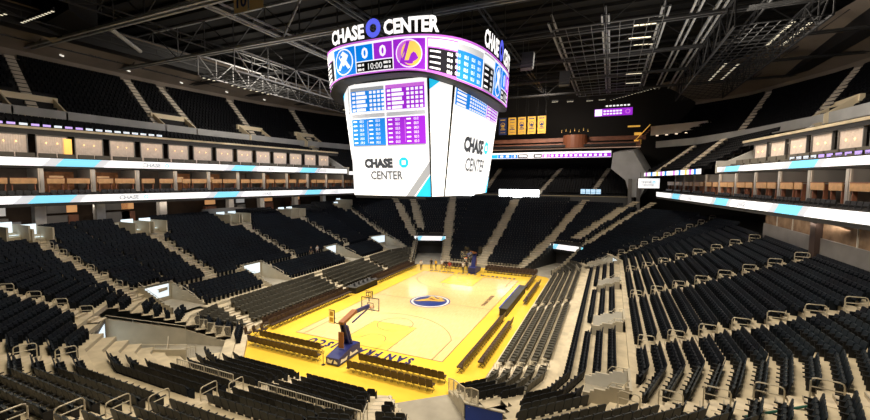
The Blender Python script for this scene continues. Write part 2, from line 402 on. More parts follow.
# stairs
ZM = 0
for a, b, hw, nm in AISLES:
    mb = MB(); dx, dy = b[0]-a[0], b[1]-a[1]; L = math.hypot(dx, dy); d = Vector((dx/L, dy/L, 0)); n = Vector((-d.y, d.x, 0))
    smp = [(k*.02, zone_of(a[0]+d.x*k*.02, a[1]+d.y*k*.02)) for k in range(int(L/.02))]
    for r, (s0, s1, z, zone) in enumerate(ROWS):
        qs = [q for q, s in smp if s0 <= s < s1]
        if not qs: continue
        zn = ROWS[r+1][2] if r+1 < len(ROWS) else z+.33
        q0, q1 = qs[0], qs[-1]+.02; A = Vector((a[0], a[1], 0))
        mb.obox(A+d*q0-n*hw+Vector((0, 0, z-.02)), d*(q1-q0), n*2*hw, Vector((0, 0, .035)), 0)
        if zone != 'W':
            mb.obox(A+d*(q1-.36)-n*hw+Vector((0, 0, z+.02)), d*.36, n*2*hw, Vector((0, 0, (zn-z)/2)), 0)
            mb.obox(A+d*(q1-.37)-n*hw+Vector((0, 0, z+(zn-z)/2)), d*.05, n*2*hw, Vector((0, 0, .025)), 1)
    if mb.f: struct(mb.build('concrete_stairs', [M_step, M_nose]), 'pale concrete steps of the '+nm)
# handrails: bent steel loops every second row of the zone C aisles
def rail_mesh(L, h=.95):
    mb = MB(); c = .14
    mb.tube([(0, 0, 0), (0, 0, h-c), (c*.3, 0, h-c*.3), (c, 0, h), (L-c, 0, h), (L-c*.3, 0, h-c*.3), (L, 0, h-c), (L, 0, -.33)], .032, 5)
    mb.tube([(0, 0, h*.62), (L, 0, h*.62)], .026, 5)
    return mb
rail0 = None; RAILS = 0
def place_rail(x, y, z, ang, label, grp):
    global rail0
    if rail0 is None:
        rail0 = rail_mesh(.95).build('handrail', M_steel); o = rail0
    else: o = rail0.copy(); COL.objects.link(o)
    o.location = (x, y, z); o.rotation_euler = (0, 0, ang)
    tag(o, label, 'handrail', grp); return o
for a, b, hw, nm in AISLES:
    if 'bench' in nm: continue
    dx, dy = b[0]-a[0], b[1]-a[1]; L = math.hypot(dx, dy); d = (dx/L, dy/L); k = 0; cnt = 0; far = a[1] > 19 and 'hand' not in nm
    if far: continue
    for r, (s0, s1, z, zone) in enumerate(ROWS):
        if zone not in 'CB' or (zone == 'B' and a[1] > -20): continue
        qs = [q*.02 for q in range(int(L/.02)) if s0+.6 <= zone_of(a[0]+d[0]*q*.02, a[1]+d[1]*q*.02) < s1]
        if not qs: continue
        k += 1
        if k % 2 == 0: continue
        x, y = a[0]+d[0]*qs[0], a[1]+d[1]*qs[0]; cnt += 1
        sc = screen((x, y, z+.9))
        if sc is None or not (-40 < sc[0] < 910 and -30 < sc[1] < 460): continue
        place_rail(x, y, z+.22, math.atan2(d[1], d[0]), 'bent steel handrail, %s up the %s' % (nth(cnt), nm), 'handrails of the '+nm)
# retractable bench-row end rails near the right and left corner
k = 0
for (fx, y) in ((1, -15.5),):
    for r in range(5):
        s0, s1, z, zone = ROWS[r]
        mb = MB()
        for q in range(4): mb.tube([(0, .2*q, 0), (0, .2*q, .8)], .014, 4)
        mb.tube([(0, 0, .8), (0, .6, .8)], .025, 5); mb.tube([(0, 0, .4), (0, .6, .4)], .018, 5)
        o = mb.build('row_end_rail', M_steel); o.location = (11.3+s0+.35, y+.25, z); o.rotation_euler = (0, 0, R(-90)); k += 1
        tag(o, 'slim steel row-end rail, %s from court, right grey bench rows' % nth(k), 'railing', 'row-end rails of the right bench rows')
k = 0
for r in range(5):
    f_ = .12+.17*(4-r); x, y = -14.5+4.2*f_, -20.5+1.15*f_+.12; z = tread_z(max(.6, zone_of(x, y+.3)))
    mb = MB()
    for q in range(8): mb.tube([(.11*q, 0, 0), (.11*q, 0, .9)], .015, 4)
    mb.tube([(0, 0, .92), (.78, 0, .92)], .03, 5); mb.tube([(0, 0, .08), (.78, 0, .08)], .02, 5)
    o = mb.build('picket_gate', M_steel); o.location = (x, y, z); o.rotation_euler = (0, 0, R(15.3)); k += 1
    tag(o, 'pale picket gate, %s from court, above the near left corner walkway' % nth(k), 'railing', 'picket gates of the left bench rows')
# ------------------------------------------------------------------ tunnels and portals
def cutpt(c, a, b, z): return Vector((c[0]+c[2]*a-c[3]*b, c[1]+c[3]*a+c[2]*b, z))
PORTLAB = {5: 'lit portal in the left stand nearest the camera corner', 6: 'lit portal in the left stand below the middle aisles', 4: ''}
def topz(c, a, b, add):
    p = cutpt(c, a, b, 0); s = zone_of(p.x, p.y); return (tread_z(s) if s > .5 else 0)+add
def portal(c, idx, label, floor_z, wallmats, door, add=.75, level=None):
    level = level or {}
    L, hw = c[4], c[5]; root = empty('entrance_portal', cutpt(c, L/2, 0, floor_z)); tag(root, label, 'portal'); inv = -Vector(root.location)
    def P(a, b, z): return cutpt(c, a, b, z)+inv
    a0 = -1.2 if c[6] == 'portal' else -.3
    mb = MB(); mb.quad(P(a0, -hw, floor_z+.01), P(a0, hw, floor_z+.01), P(L, hw, floor_z+.01), P(L, -hw, floor_z+.01)); mb.build('portal_floor', M_tunnel, root)
    for sgn, wm in ((-1, wallmats[0]), (1, wallmats[1])):
        mb = MB(); n = 12 if not (idx == 0 and sgn == 1) else 3; th = .14*sgn
        for k in range(n):
            A, B = a0+(L-a0)*k/max(n, 12), a0+(L-a0)*(k+1)/max(n, 12)
            tA, tB = [max(floor_z+.05, max(topz(c, q, sgn*(hw+.3), 0), topz(c, q, sgn*(hw-.0)+th, 0))+add) for q in (A, B)]
            t = (tA+tB)/2 if abs(tA-tB) > .01 else tA
            if sgn in level: t = level[sgn]
            tA = tB = t
            mb.quad(P(A, sgn*hw, floor_z), P(B, sgn*hw, floor_z), P(B, sgn*hw, tB), P(A, sgn*hw, tA), 0)
            mb.quad(P(A, sgn*hw, tA), P(B, sgn*hw, tB), P(B, sgn*hw+th, tB), P(A, sgn*hw+th, tA), 1)
            mb.quad(P(A, sgn*hw+th, floor_z), P(B, sgn*hw+th, floor_z), P(B, sgn*hw+th, tB), P(A, sgn*hw+th, tA), 1)
        mb.build('side_wall', [wm, M_wall], root)
    zt = topz(c, L+.3, 0, add)
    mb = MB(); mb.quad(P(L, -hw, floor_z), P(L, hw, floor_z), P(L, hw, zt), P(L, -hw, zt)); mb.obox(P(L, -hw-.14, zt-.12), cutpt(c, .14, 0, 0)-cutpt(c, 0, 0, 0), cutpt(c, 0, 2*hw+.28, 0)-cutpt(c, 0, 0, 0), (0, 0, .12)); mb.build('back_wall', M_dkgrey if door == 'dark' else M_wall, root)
    if door == 'lit':
        z1 = zt-.2; z0 = z1-1.25 if c[6] == 'portal' else z1-2.3; bw = hw-.3 if c[6] == 'portal' else hw-.25; mb = MB(); mb.quad(P(L-.03, -bw, z0), P(L-.03, bw, z0), P(L-.03, bw, z1), P(L-.03, -bw, z1)); mb.build('lit_doorway', M_door, root)['label'] = 'bright doorway to the lit concourse'
    # steel top rail
    mb = MB()
    for sgn in (-1, 1):
        pts = [P(q, sgn*(hw+.07), topz(c, q, sgn*(hw+.35), add+.22)) for q in np.linspace(max(a0, .0), L, 6)]
        if c[6] == 'portal': mb.tube(pts, .025, 5)
        for p_ in pts[::2]:
            if c[6] == 'portal': mb.tube([p_, p_-Vector((0, 0, .3))], .02, 4)
    if mb.f: mb.build('top_rail', M_steel, root)
    return root
portal(CUTS[0], 0, 'open floor tunnel with blue wall in the near right corner', 0.005, (M_wall, M_wall), 'dark', .12)
def poly_tunnel():
    C0 = Vector((-14, -23.6, .005)); root = empty('entrance_portal', C0); tag(root, 'deep grey walled tunnel with lit doorway in the near left corner', 'portal')
    V = lambda p, z: Vector((p[0], p[1], z))-C0
    mb = MB(); mb.add([V(p, .012) for p in POLY], [tuple(range(len(POLY)))]); mb.build('portal_floor', M_tunnel, root)
    A, B, C, D, E, F_ = POLY
    def wall(p, q, z0, z1, m, name, n=1, out=.16):
        d = Vector((q[0]-p[0], q[1]-p[1], 0)).normalized(); o = Vector((-d.y, d.x, 0))*out
        mb = MB(); a, b = V(p, 0), V(q, 0); up = Vector((0, 0, 1))
        mb.quad(a, b, b+up*z1, a+up*z0, 0); mb.quad(a+up*z0, b+up*z1, b+up*z1+o, a+up*z0+o, 1); mb.quad(b+o, a+o, a+up*z0+o, b+up*z1+o, 1); mb.quad(a, a+o, a+up*z0+o, a+up*z0, 1); mb.quad(b, b+o, b+up*z1+o, b+up*z1, 1)
        return mb.build(name, [m, M_wall], root)
    wall(A, B, 2.15, 2.25, M_grey, 'near_wall'); wall(B, C, 2.45, 2.75, M_grey, 'back_wall'); wall(C, D, 2.75, 1.3, M_wall, 'far_wall'); wall(D, E, 1.25, .35, M_wall, 'mouth_wall'); wall(F_, A, .5, 1.2, M_wall, 'end_wall')
    d = Vector((C[0]-B[0], C[1]-B[1], 0)); n = Vector((-d.y, d.x, 0)).normalized()*-.03; b = V(B, 0)
    mb = MB(); mb.quad(b+d*.12+n+Vector((0, 0, .3)), b+d*.9+n+Vector((0, 0, .3)), b+d*.9+n+Vector((0, 0, 2.5)), b+d*.12+n+Vector((0, 0, 2.15))); mb.build('lit_doorway', M_door, root)['label'] = 'bright doorway to the lit concourse'
    mb = MB()
    for p, q, z0, z1 in ((A, B, 2.45, 2.55), (B, C, 2.75, 3.05), (C, D, 3.05, 1.6)):
        mb.tube([V(p, z0), V(q, z1)], .03, 5)
        for t in (0, .33, .66, 1): mb.tube([V(p, z0-.35)*(1-t)+V(q, z1-.35)*t, V(p, z0)*(1-t)+V(q, z1)*t], .022, 4)
    mb.build('top_rail', M_steel, root)
poly_tunnel()
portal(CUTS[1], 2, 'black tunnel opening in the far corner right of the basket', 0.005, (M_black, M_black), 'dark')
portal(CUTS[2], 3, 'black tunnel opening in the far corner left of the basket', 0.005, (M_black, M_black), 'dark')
pl = ['lit portal in the left stand nearest the camera', 'lit portal in the left stand facing midcourt', 'lit portal in the left stand toward the far corner',
      'pale walled portal at the right corner bend, nearest the camera', 'pale walled portal facing the scorers table in the right stand', 'pale walled portal beyond midcourt in the right stand',
      'railed platform portal at the far end of the right stand', 'lit portal at the far end of the left stand']
for k, c in enumerate([q for q in CUTS[3:] if q[6] == 'portal']):
    zf = tread_z(max(.6, zone_of(*cutpt(c, -.6, 0, 0)[:2])))
    portal(c, 4+k, pl[k], zf, (M_light, M_light) if k in (3, 4, 5) else (M_wall, M_wall), 'lit' if k not in (3, 4, 5) else 'plain', .5 if k not in (3, 4, 5) else .8)
# LED headers over the far tunnels
for c, lab in ((CUTS[1], 'small white ribbon screen above the far right tunnel'), (CUTS[2], 'small white and cyan ribbon screen above the far left tunnel')):
    a = c[4]-1.1; hw = c[5]+.6; o = cutpt(c, a, -hw, 2.75); root = empty('ribbon_screen', o); ex = cutpt(c, 0, 1, 0)-cutpt(c, 0, 0, 0); ez = Vector((0, 0, 1)); ey = cutpt(c, 1, 0, 0)-cutpt(c, 0, 0, 0)
    fn = lambda u, v, d: ex*u+ez*v-ey*d
    mb = MB(); mb.obox((0, 0, -.5), ex*2*hw, ey*.5, ez*1.5); mb.build('housing', M_black, root)
    mb = MB(); mb.mrect(fn, 0, 0, 2*hw, .85, 0, .02); mb.mpoly(fn, [(0.1, 0.02), (1.0, .02), (.6, .83), (.1, .83)], 1, .03); mb.mpoly(fn, [(2*hw-1.2, .02), (2*hw-.4, .02), (2*hw-.8, .83), (2*hw-1.6, .83)], 1, .03)
    mb.mtext(fn, 'CHASE', hw-1.35, .25, .4, 2, .03); mb.mtext(fn, 'CENTER', hw+.15, .25, .4, 2, .03)
    mb.build('screen', [M_white, M_ribcyan, M_ledfaint], root); tag(root, lab, 'screen')

# ------------------------------------------------------------------ seats
BLK = {0: 'right stand', 18: 'far right bend', 45: 'far right corner', 72: 'far end, right wing', 90: 'far end stand', 108: 'far end, left wing', 135: 'far left corner', 162: 'far left bend',
       180: 'left stand', 198: 'near left bend', 225: 'near left corner', 252: 'near end, left wing', 270: 'near end stand', 288: 'near end, right wing', 315: 'near right corner', 342: 'near right bend'}
LBOX = [(-24.6, -33.6), (-22.9, -33.3), (-13.5, -33.7), (-11.5, -33.6), (-.6, -33.6), (1.4, -33.6), (11.7, -33.6), (13.7, -33.6), (26.6, -32.9), (28.6, -33.8)]
def skip(x, y):
    if x < -30 and any(abs(y-b) < 1.2 and -2.3 < x-xb < 2.0 for b, xb in LBOX): return True
    if -11.2 < x < -6.8 and -22.7 < y < -19.2: return True
    return in_cut(x, y, .42) or in_poly(x, y, .4)
SEATS = []   # (x,y,z,ang,facet,row,idx,kind)
rowno = 0
for i, a in enumerate(FAC):
    rn = 0
    for r, (s0, s1, z, zone) in enumerate(ROWS):
        if s1 > SMAX[a]+.3: break
        if zone == 'W' and not 40 < a < 140: continue
        rn += 1; ss = s0+.55; u0, u1 = span(i, ss); n = max(0, round((u1-u0)/.53))
        if n < 1: continue
        if a in (252, 270, 288) and False: pass
        idx = 0
        bench = zone == 'A' and a in (0, 18, 162, 180, 198, 342, 135, 45)
        for k in range(n):
            u = (u0+u1)/2+(k-(n-1)/2)*.53; x, y = fpt(i, ss, u)
            if skip(x, y) or in_aisle(x, y, .27) or in_clear(x, y, ss): continue
            if a == 342 and zone == 'A' and y > -15.3: pass
            idx += 1; SEATS.append((x, y, z, R(a-90), a, rn, idx, 'bench' if bench else 'arena'))
def rounded_panel(w, h, r, y0, y1, th, z0):
    pts = [(-w/2, 0), (w/2, 0)]+[(w/2-r+r*math.cos(R(t)), h-r+r*math.sin(R(t))) for t in (0, 30, 60, 90)]+[(-w/2+r+r*math.cos(R(t)), h-r+r*math.sin(R(t))) for t in (90, 120, 150, 180)]
    f = [(x, y0+(y1-y0)*zz/h, z0+zz) for x, zz in pts]; b = [(x, y+th, zz) for x, y, zz in f]; n = len(f)
    return f+b, [tuple(range(n)), tuple(range(2*n-1, n-1, -1))]+[(k, k+n, (k+1) % n+n, (k+1) % n) for k in range(n)]
def make_seat(kind):
    root = empty('arena_seat' if kind == 'arena' else 'bench_seat'); root.location = (0, 0, -500)
    sm = M_seatr if kind == 'arena' else M_tele
    mb = MB(); v, f = rounded_panel(.49, .58, .1, .24, .37, .05, .34); mb.add(v, f); mb.build('backrest', sm, root)
    mb = MB(); v, f = rounded_panel(.44, .3, .08, .06, .15, .08, .40) if kind == 'arena' else rounded_panel(.44, .42, .08, -.2, .2, .06, .40)
    if kind == 'arena': mb.add(v, f)
    else: mb.obox((-.22, -.2, .4), (.44, 0, 0), (0, .42, .02), (0, 0, .07))
    mb.build('seat_pan', sm, root)
    mb = MB(); mb.obox((-.27, -.02, .0), (.045, 0, 0), (0, .3, 0), (0, 0, .52)); mb.obox((-.275, -.14, .52), (.055, 0, 0), (0, .42, 0), (0, 0, .05)); mb.build('armrest', M_black if kind == 'arena' else M_tele, root)
    return root
vis = []
for k, s in enumerate(SEATS):
    q = screen((s[0], s[1], s[2]+.6))
    if q and -3 < q[0] < 873 and -3 < q[1] < 422: vis.append((q[2], k))
vis.sort(); near = {'arena': [], 'bench': []}
for w, k in vis:
    if len(near[SEATS[k][7]]) < 300: near[SEATS[k][7]].append(k)
single = set(near['arena']+near['bench'])
for kind in ('arena', 'bench'):
    proto = make_seat(kind); first = True
    for k in near[kind]:
        x, y, z, an, a, rn, idx, _ = SEATS[k]
        if first: o = proto; o.location = (x, y, z+.02); o.rotation_euler = (0, 0, an); first = False
        else: o = dup(proto, (x, y, z+.02), an)
        if kind == 'arena': tag(o, 'dark arena seat, %s along the %s row of the %s' % (nth(idx), nth(rn), BLK[a]), 'seat', 'folding arena seats in the %s' % BLK[a])
        else: tag(o, 'grey-brown bench seat, %s along the %s row of the %s' % (nth(idx), nth(rn), BLK[a]), 'seat', 'courtside bench seats in the %s' % BLK[a])
# everything beyond the nearest 300 of each kind
def seat_template(kind):
    mb = MB()
    mb.add([(-.24, .24, .36), (.24, .24, .36), (.25, .345, .87), (.19, .36, .92), (-.19, .36, .92), (-.25, .345, .87), (-.24, .29, .36), (.24, .29, .36), (.25, .40, .87), (.19, .41, .92), (-.19, .41, .92), (-.25, .40, .87)],
           [(0, 1, 2, 3, 4, 5), (6, 11, 10, 9, 8, 7), (1, 7, 8, 2), (2, 8, 9, 3), (3, 9, 10, 4), (4, 10, 11, 5), (5, 11, 6, 0)])
    if kind == 'arena': mb.obox((-.22, .06, .40), (.44, 0, 0), (0, .09, 0), (0, .08, .28))
    else: mb.obox((-.22, -.2, .4), (.44, 0, 0), (0, .42, .02), (0, 0, .07))
    mb.obox((-.27, -.1, 0), (.045, 0, 0), (0, .36, 0), (0, 0, .56))
    return mb
def build_stuff(kind, name, m, label, cat):
    t = seat_template(kind); tv = np.array(t.v); vs = []; fs = []
    for k, s in enumerate(SEATS):
        if s[7] != kind or k in single: continue
        c, sn = math.cos(s[3]), math.sin(s[3]); b = len(vs)*len(tv)
        P = tv.copy(); P[:, 0] = tv[:, 0]*c-tv[:, 1]*sn+s[0]; P[:, 1] = tv[:, 0]*sn+tv[:, 1]*c+s[1]; P[:, 2] += s[2]+.01
        vs.append(P); fs += [tuple(b+q for q in f) for f in t.f]
    me = bpy.data.meshes.new(name); me.from_pydata(np.concatenate(vs).tolist(), [], fs); me.materials.append(m)
    o = bpy.data.objects.new(name, me); COL.objects.link(o); tag(o, label, cat, kind='stuff'); return o
build_stuff('arena', 'arena_seats', M_seat, 'remaining rows of dark navy folding seats filling the lower bowl', 'seats')
build_stuff('bench', 'bench_seats', M_tele, 'remaining grey-brown bench seats in the courtside platform rows', 'seats')

# ------------------------------------------------------------------ courtside chairs
def make_chair():
    root = empty('courtside_chair'); 
    mb = MB(); v, f = rounded_panel(.5, .62, .1, .18, .3, .06, .36); mb.add(v, f); mb.build('backrest', M_chair, root)
    mb = MB(); mb.obox((-.235, -.24, .42), (.47, 0, 0), (0, .46, 0), (0, 0, .08)); mb.build('seat', M_chair, root)
    mb = MB()
    for sx in (-1, 1):
        mb.tube([(sx*.22, -.22, 0), (sx*.22, .22, .44)], .014, 4); mb.tube([(sx*.22, .22, 0), (sx*.22, -.2, .44)], .014, 4)
    for yy in (-.2, .2): mb.tube([(-.22, yy, .4), (.22, yy, .4)], .014, 4)
    mb.build('folding_frame', M_black, root)
    return root
ch0 = make_chair(); chused = [False]
def chair_row(p, q, face, label, n=None):
    L = math.hypot(q[0]-p[0], q[1]-p[1]); n = n or int(L/.53)+1
    for k in range(n):
        t = k/(n-1); x, y = p[0]+(q[0]-p[0])*t, p[1]+(q[1]-p[1])*t
        rz = math.atan2(face[1], face[0])+R(90)
        if not chused[0]: o = ch0; o.location = (x, y, .002); o.rotation_euler = (0, 0, rz); chused[0] = True
        else: o = dup(ch0, (x, y, .002), rz)
        tag(o, 'brown folding chair, %s in the %s' % (nth(k+1), label), 'chair', 'folding chairs in the '+label)
chair_row((-9.0, -16.9), (-2.5, -16.95), (0, 1), 'front row left of the near basket')
chair_row((-9.0, -18.2), (-1.7, -18.3), (0, 1), 'rear row left of the near basket')
chair_row((2.0, -17.2), (8.9, -17.3), (0, 1), 'front row right of the near basket')
chair_row((1.9, -18.6), (8.6, -18.7), (0, 1), 'rear row right of the near basket')
chair_row((9.55, -15.3), (9.65, -3.0), (-1, 0), 'inner right sideline row before the table')
chair_row((10.75, -13.8), (10.75, -4.2), (-1, 0), 'outer right sideline row before the table')
chair_row((9.6, 9.9), (9.6, 15.8), (-1, 0), 'inner right sideline row past the table')
chair_row((10.75, 3.6), (10.75, 12.8), (-1, 0), 'outer right sideline row past the table')
chair_row((-10.25, -14.6), (-10.25, -2.2), (1, 0), 'left sideline row nearest the camera')
chair_row((-10.25, 5.0), (-10.25, 16.4), (1, 0), 'left sideline row past the camera platform')
chair_row((-11.15, -14.6), (-11.15, -2.2), (1, 0), 'second left sideline row')
chair_row((-11.15, 5.0), (-11.15, 16.4), (1, 0), 'second left sideline row past the platform')
chair_row((-10.6, -17.2), (-10.0, -15.9), (.9, .4), 'pair at the near left court corner', 3)
chair_row((1.8, 17.6), (9.4, 17.6), (0, -1), 'front row right of the far basket')
chair_row((1.8, 18.7), (9.4, 18.7), (0, -1), 'rear row right of the far basket')
chair_row((-5.6, 17.8), (-2.2, 17.8), (0, -1), 'row left of the far basket')
# camera platform on the left sideline
root = empty('media_table', (-10.7, 1.4, 0)); mb = MB(); mb.box((0, 0, .37), (1.5, 5.2, .74)); mb.build('table_skirt', M_black, root); mb = MB(); mb.box((0, 0, .77), (1.6, 5.4, .06)); mb.build('table_top', M_dkgrey, root)
for k in range(5):
    mb = MB(); mb.box((.3, -2+k, .83), (.3, .42, .02)); mb.obox((.14, -2.2+k, .84), (0, .42, 0), (-.1, 0, .28), (.015, 0, 0)); o = mb.build('monitor', M_black); o.location = (-10.7, 1.4, 0.005)
    tag(o, 'small black monitor, %s along the left sideline media table' % nth(k+1), 'monitor', 'monitors on the media table')
tag(root, 'black skirted media table at the middle of the left sideline', 'table')
# scorers table
root = empty('scorers_table', (9.3, 3.55, 0))
mb = MB(); mb.box((.1, 0, .42), (.75, 10.4, .84)); mb.build('table_body', M_black, root)
mb = MB(); mb.box((.1, 0, .88), (.95, 10.6, .06)); mb.build('table_top', M_dkgrey, root)
mb = MB(); fn = lambda u, v, d: (-.29-d, -5.2+u, v)
mb.mrect(fn, 0, .02, 10.4, .5, 1, .02); mb.mrect(fn, 0, .5, 10.4, .86, 0, .02); mb.obox((-.36, -5.25, .86), (.12, 0, 0), (0, 10.5, 0), (0, 0, .1), 0)
mb.build('led_front', [mat('table_led_blue', (.02, .06, .32), .4, emit=.5), M_yellow], root)['label'] = 'blue and yellow display front facing the court'
tag(root, 'long black scorers table with blue display front on the right sideline', 'table')

# ------------------------------------------------------------------ basketball hoops
def make_hoop():
    root = empty('basketball_hoop')
    mb = MB(); w = .62
    mb.add([(-w, -1.5, .08), (w, -1.5, .08), (w, 1.4, .08), (-w, 1.4, .08), (-w, -1.5, .62), (w, -1.5, .62), (w, .3, 1.05), (-w, .3, 1.05), (w, 1.4, .95), (-w, 1.4, .95)],
           [(0, 3, 2, 1), (0, 1, 5, 4), (4, 5, 6, 7), (7, 6, 8, 9), (2, 3, 9, 8), (1, 2, 8, 6, 5), (0, 4, 7, 9, 3)])
    b = mb.build('base', M_bluepad, root)
    mb = MB(); fn = lambda u, v, d: (u, -1.5-d, v)
    mb.mpoly(fn, [(-.5, .2), (-.1, .16), (.05, .5), (-.2, .4), (-.45, .54)], 0, .01); mb.mpoly(fn, [(.12, .18), (.5, .2), (.48, .34), (.2, .5)], 0, .01)
    fn = lambda u, v, d: (w+d, u, v)
    mb.mpoly(fn, [(-1.3, .2), (-.5, .2), (-.3, .5), (-.8, .4), (-1.2, .5)], 0, .01); mb.mpoly(fn, [(-.1, .3), (1.1, .25), (.9, .5), (.3, .45), (0, .7)], 0, .01)
    mb.build('base_emblem', M_whitepaint, b)
    mb = MB()
    for x in (-.5, .5):
        for y in (-1.3, 1.2): mb.tube([(x-.05, y, .08), (x+.05, y, .08)], .08, 8)
    mb.build('wheel', M_black, root)
    mb = MB()
    for x in (-.2, .2): mb.bar((x, .55, .9), (x, -.15, 3.0), .16, .2)
    mb.bar((-.28, .3, 1.6), (.28, .3, 1.6), .1); mb.bar((-.28, .05, 2.4), (.28, .05, 2.4), .1)
    mb.build('mast', M_bluepad, root)
    mb = MB(); mb.obox((-.34, .62, .95), (.68, 0, 0), (0, -.6, 1.75), (0, .16, .05)); mb.build('mast_pad', M_bluepad, root)
    mb = MB(); mb.obox((-.24, -.42, 1.0), (.48, 0, 0), (0, .02, 1.3), (0, .1, 0)); mb.build('rear_pad', M_orange, root)
    mb = MB(); mb.obox((-.24, -.3, 2.9), (.48, 0, 0), (0, 1.9, .5), (0, -.08, .24)); mb.build('arm_pad', M_orange, root)
    mb = MB(); mb.bar((0, 1.6, 3.4), (0, 3.7, 3.3), .22, .3); mb.bar((0, 1.2, 2.6), (0, 3.6, 3.1), .1, .1); mb.build('arm', M_bluepad, root)
    mb = MB(); mb.obox((-.9, 3.92, 2.9), (1.8, 0, 0), (0, .03, 0), (0, 0, 1.07)); bb = mb.build('backboard', M_glass, root); bb['label'] = 'clear glass backboard'
    mb = MB()
    for a, c in (((-.915, 2.88), (.915, 2.88)), ((.915, 2.88), (.915, 3.98)), ((.915, 3.98), (-.915, 3.98)), ((-.915, 3.98), (-.915, 2.88))): mb.bar((a[0], 3.93, a[1]), (c[0], 3.93, c[1]), .06)
    for a, c in (((-.3, 3.05), (.3, 3.05)), ((.3, 3.05), (.3, 3.5)), ((.3, 3.5), (-.3, 3.5)), ((-.3, 3.5), (-.3, 3.05))): mb.bar((a[0], 3.97, a[1]), (c[0], 3.97, c[1]), .045)
    mb.build('backboard_frame', M_dkgrey, bb)
    mb = MB(); mb.tube([(.23*math.cos(R(t)), 4.25+.23*math.sin(R(t)), 3.05) for t in range(0, 361, 20)], .02, 6); mb.bar((0, 3.93, 3.03), (0, 4.05, 3.03), .14, .08); mb.build('rim', M_rim, root)
    mb = MB(); rr = [.225, .19, .15, .13]
    for k in range(12):
        for l in range(3):
            for dk in (1, -1):
                t0, t1 = R(30*k+15*l), R(30*k+15*(l+dk)); mb.bar((rr[l]*math.cos(t0), 4.25+rr[l]*math.sin(t0), 3.04-.14*l), (rr[l+1]*math.cos(t1), 4.25+rr[l+1]*math.sin(t1), 2.9-.14*l), .012)
    mb.build('net', M_net, root)
    mb = MB(); mb.obox((-.35, 3.7, 4.1), (.7, 0, 0), (0, .12, 0), (0, 0, .55)); mb.bar((0, 3.75, 3.7), (0, 3.75, 4.1), .06); k = mb.build('shot_clock', M_black, root)
    mb = MB(); fn = lambda u, v, d: (u, 3.7-d, 4.1+v); 
    for q in ((-.33, .02, .33, .07), (-.33, .48, .33, .53), (-.33, .02, -.28, .53), (.28, .02, .33, .53)): mb.mrect(fn, *q, 0, .01)
    mb.mrect(fn, -.2, .15, -.04, .4, 0, .012); mb.mrect(fn, .04, .15, .2, .4, 0, .012)
    mb.build('clock_face', M_gold, k)
    mb = MB(); mb.bar((-.25, -.2, 2.9), (-.75, -.5, 3.1), .06); mb.obox((-1.05, -.55, 3.0), (.55, 0, 0), (0, .08, 0), (0, 0, 1.1)); k = mb.build('side_clock', M_black, root)
    mb = MB(); fn = lambda u, v, d: (-1.05+u, -.55-d, 3.0+v); mb.mrect(fn, .04, .05, .51, 1.05, 0, .01); mb.mrect(fn, .1, .12, .45, .5, 1, .015); mb.mrect(fn, .1, .6, .45, .98, 1, .015); mb.build('clock_face', [M_gold, M_goldpaint], k)
    return root
h0 = make_hoop(); h0.location = (0, -17.02, 0); tag(h0, 'blue padded portable basketball hoop at the near end, seen from behind', 'basketball hoop')
h1 = dup(h0, (0, 17.02, 0), math.pi); tag(h1, 'blue padded portable basketball hoop at the far end facing the camera', 'basketball hoop')
for k, (x, y, l) in enumerate(((-.75, -18.7, 'left'), (1.35, -18.3, 'right'))):
    mb = MB(); mb.tube([(0, 0, 0), (0, 0, .95)], .025, 6); mb.tube([(0, 0, 0), (0, 0, .03)], .16, 10); mb.tube([(0, 0, .9), (0, 0, .98)], .04, 6); o = mb.build('stanchion', M_black); o.location = (x, y, .003)
    tag(o, 'slim black rope stanchion %s of the near hoop base' % l, 'stanchion')

# ------------------------------------------------------------------ picket fences
def fence(p, q, z0, z1, h, label, grp):
    p, q = Vector((*p, z0)), Vector((*q, z1)); L = (q-p).length; n = max(3, int(L/.16)); mb = MB(); o0 = p.copy(); H = Vector((0, 0, h))
    mb.bar(H, q-p+H, .05); mb.bar(H*.12, q-p+H*.12, .04)
    for k in range(n+1):
        a = (q-p)*k/n; mb.bar(a, a+H, .05 if k in (0, n) else .022)
    o = mb.build('picket_fence', M_steel); o.location = o0; tag(o, label, 'fence', grp); return o
zf = tread_z(6.1)
for k in range(5): fence((1.35+1.42*k, -26.83), (2.7+1.42*k, -26.83), zf, zf, .95, 'steel picket fence section, %s right of the near basket aisle' % nth(k+1), 'fence sections behind the near end rows')
for k in range(4): fence((-.75-1.3*k, -26.83), (-1.98-1.3*k, -26.83), zf, zf, .95, 'steel picket fence section, %s left of the near basket aisle' % nth(k+1), 'fence sections behind the near end rows')
c = CUTS[0]
for k in range(5):
    a, b = -.6+1.0*k, .38+1.0*k; p, q = cutpt(c, a, 2.14, 0), cutpt(c, b, 2.14, 0)
    za, zb = topz(c, a, 2.5, .5), topz(c, b, 2.5, .5)
    fence(p[:2], q[:2], max(.02, za-.45), max(.02, zb-.45), .95, 'steel picket fence panel, %s along the blue tunnel wall' % nth(k+1), 'fence panels on the near right tunnel')
for k, (p, q) in enumerate((((-14.2, -22.2), (-12.7, -23.2)), ((-12.65, -23.25), (-11.4, -24.1)), ((-11.3, -24.1), (-10.2, -22.6)))):
    fence(p, q, .02, .02, 1.3, 'pale picket fence panel, %s inside the near left tunnel' % nth(k+1), 'fence panels in the near left tunnel')

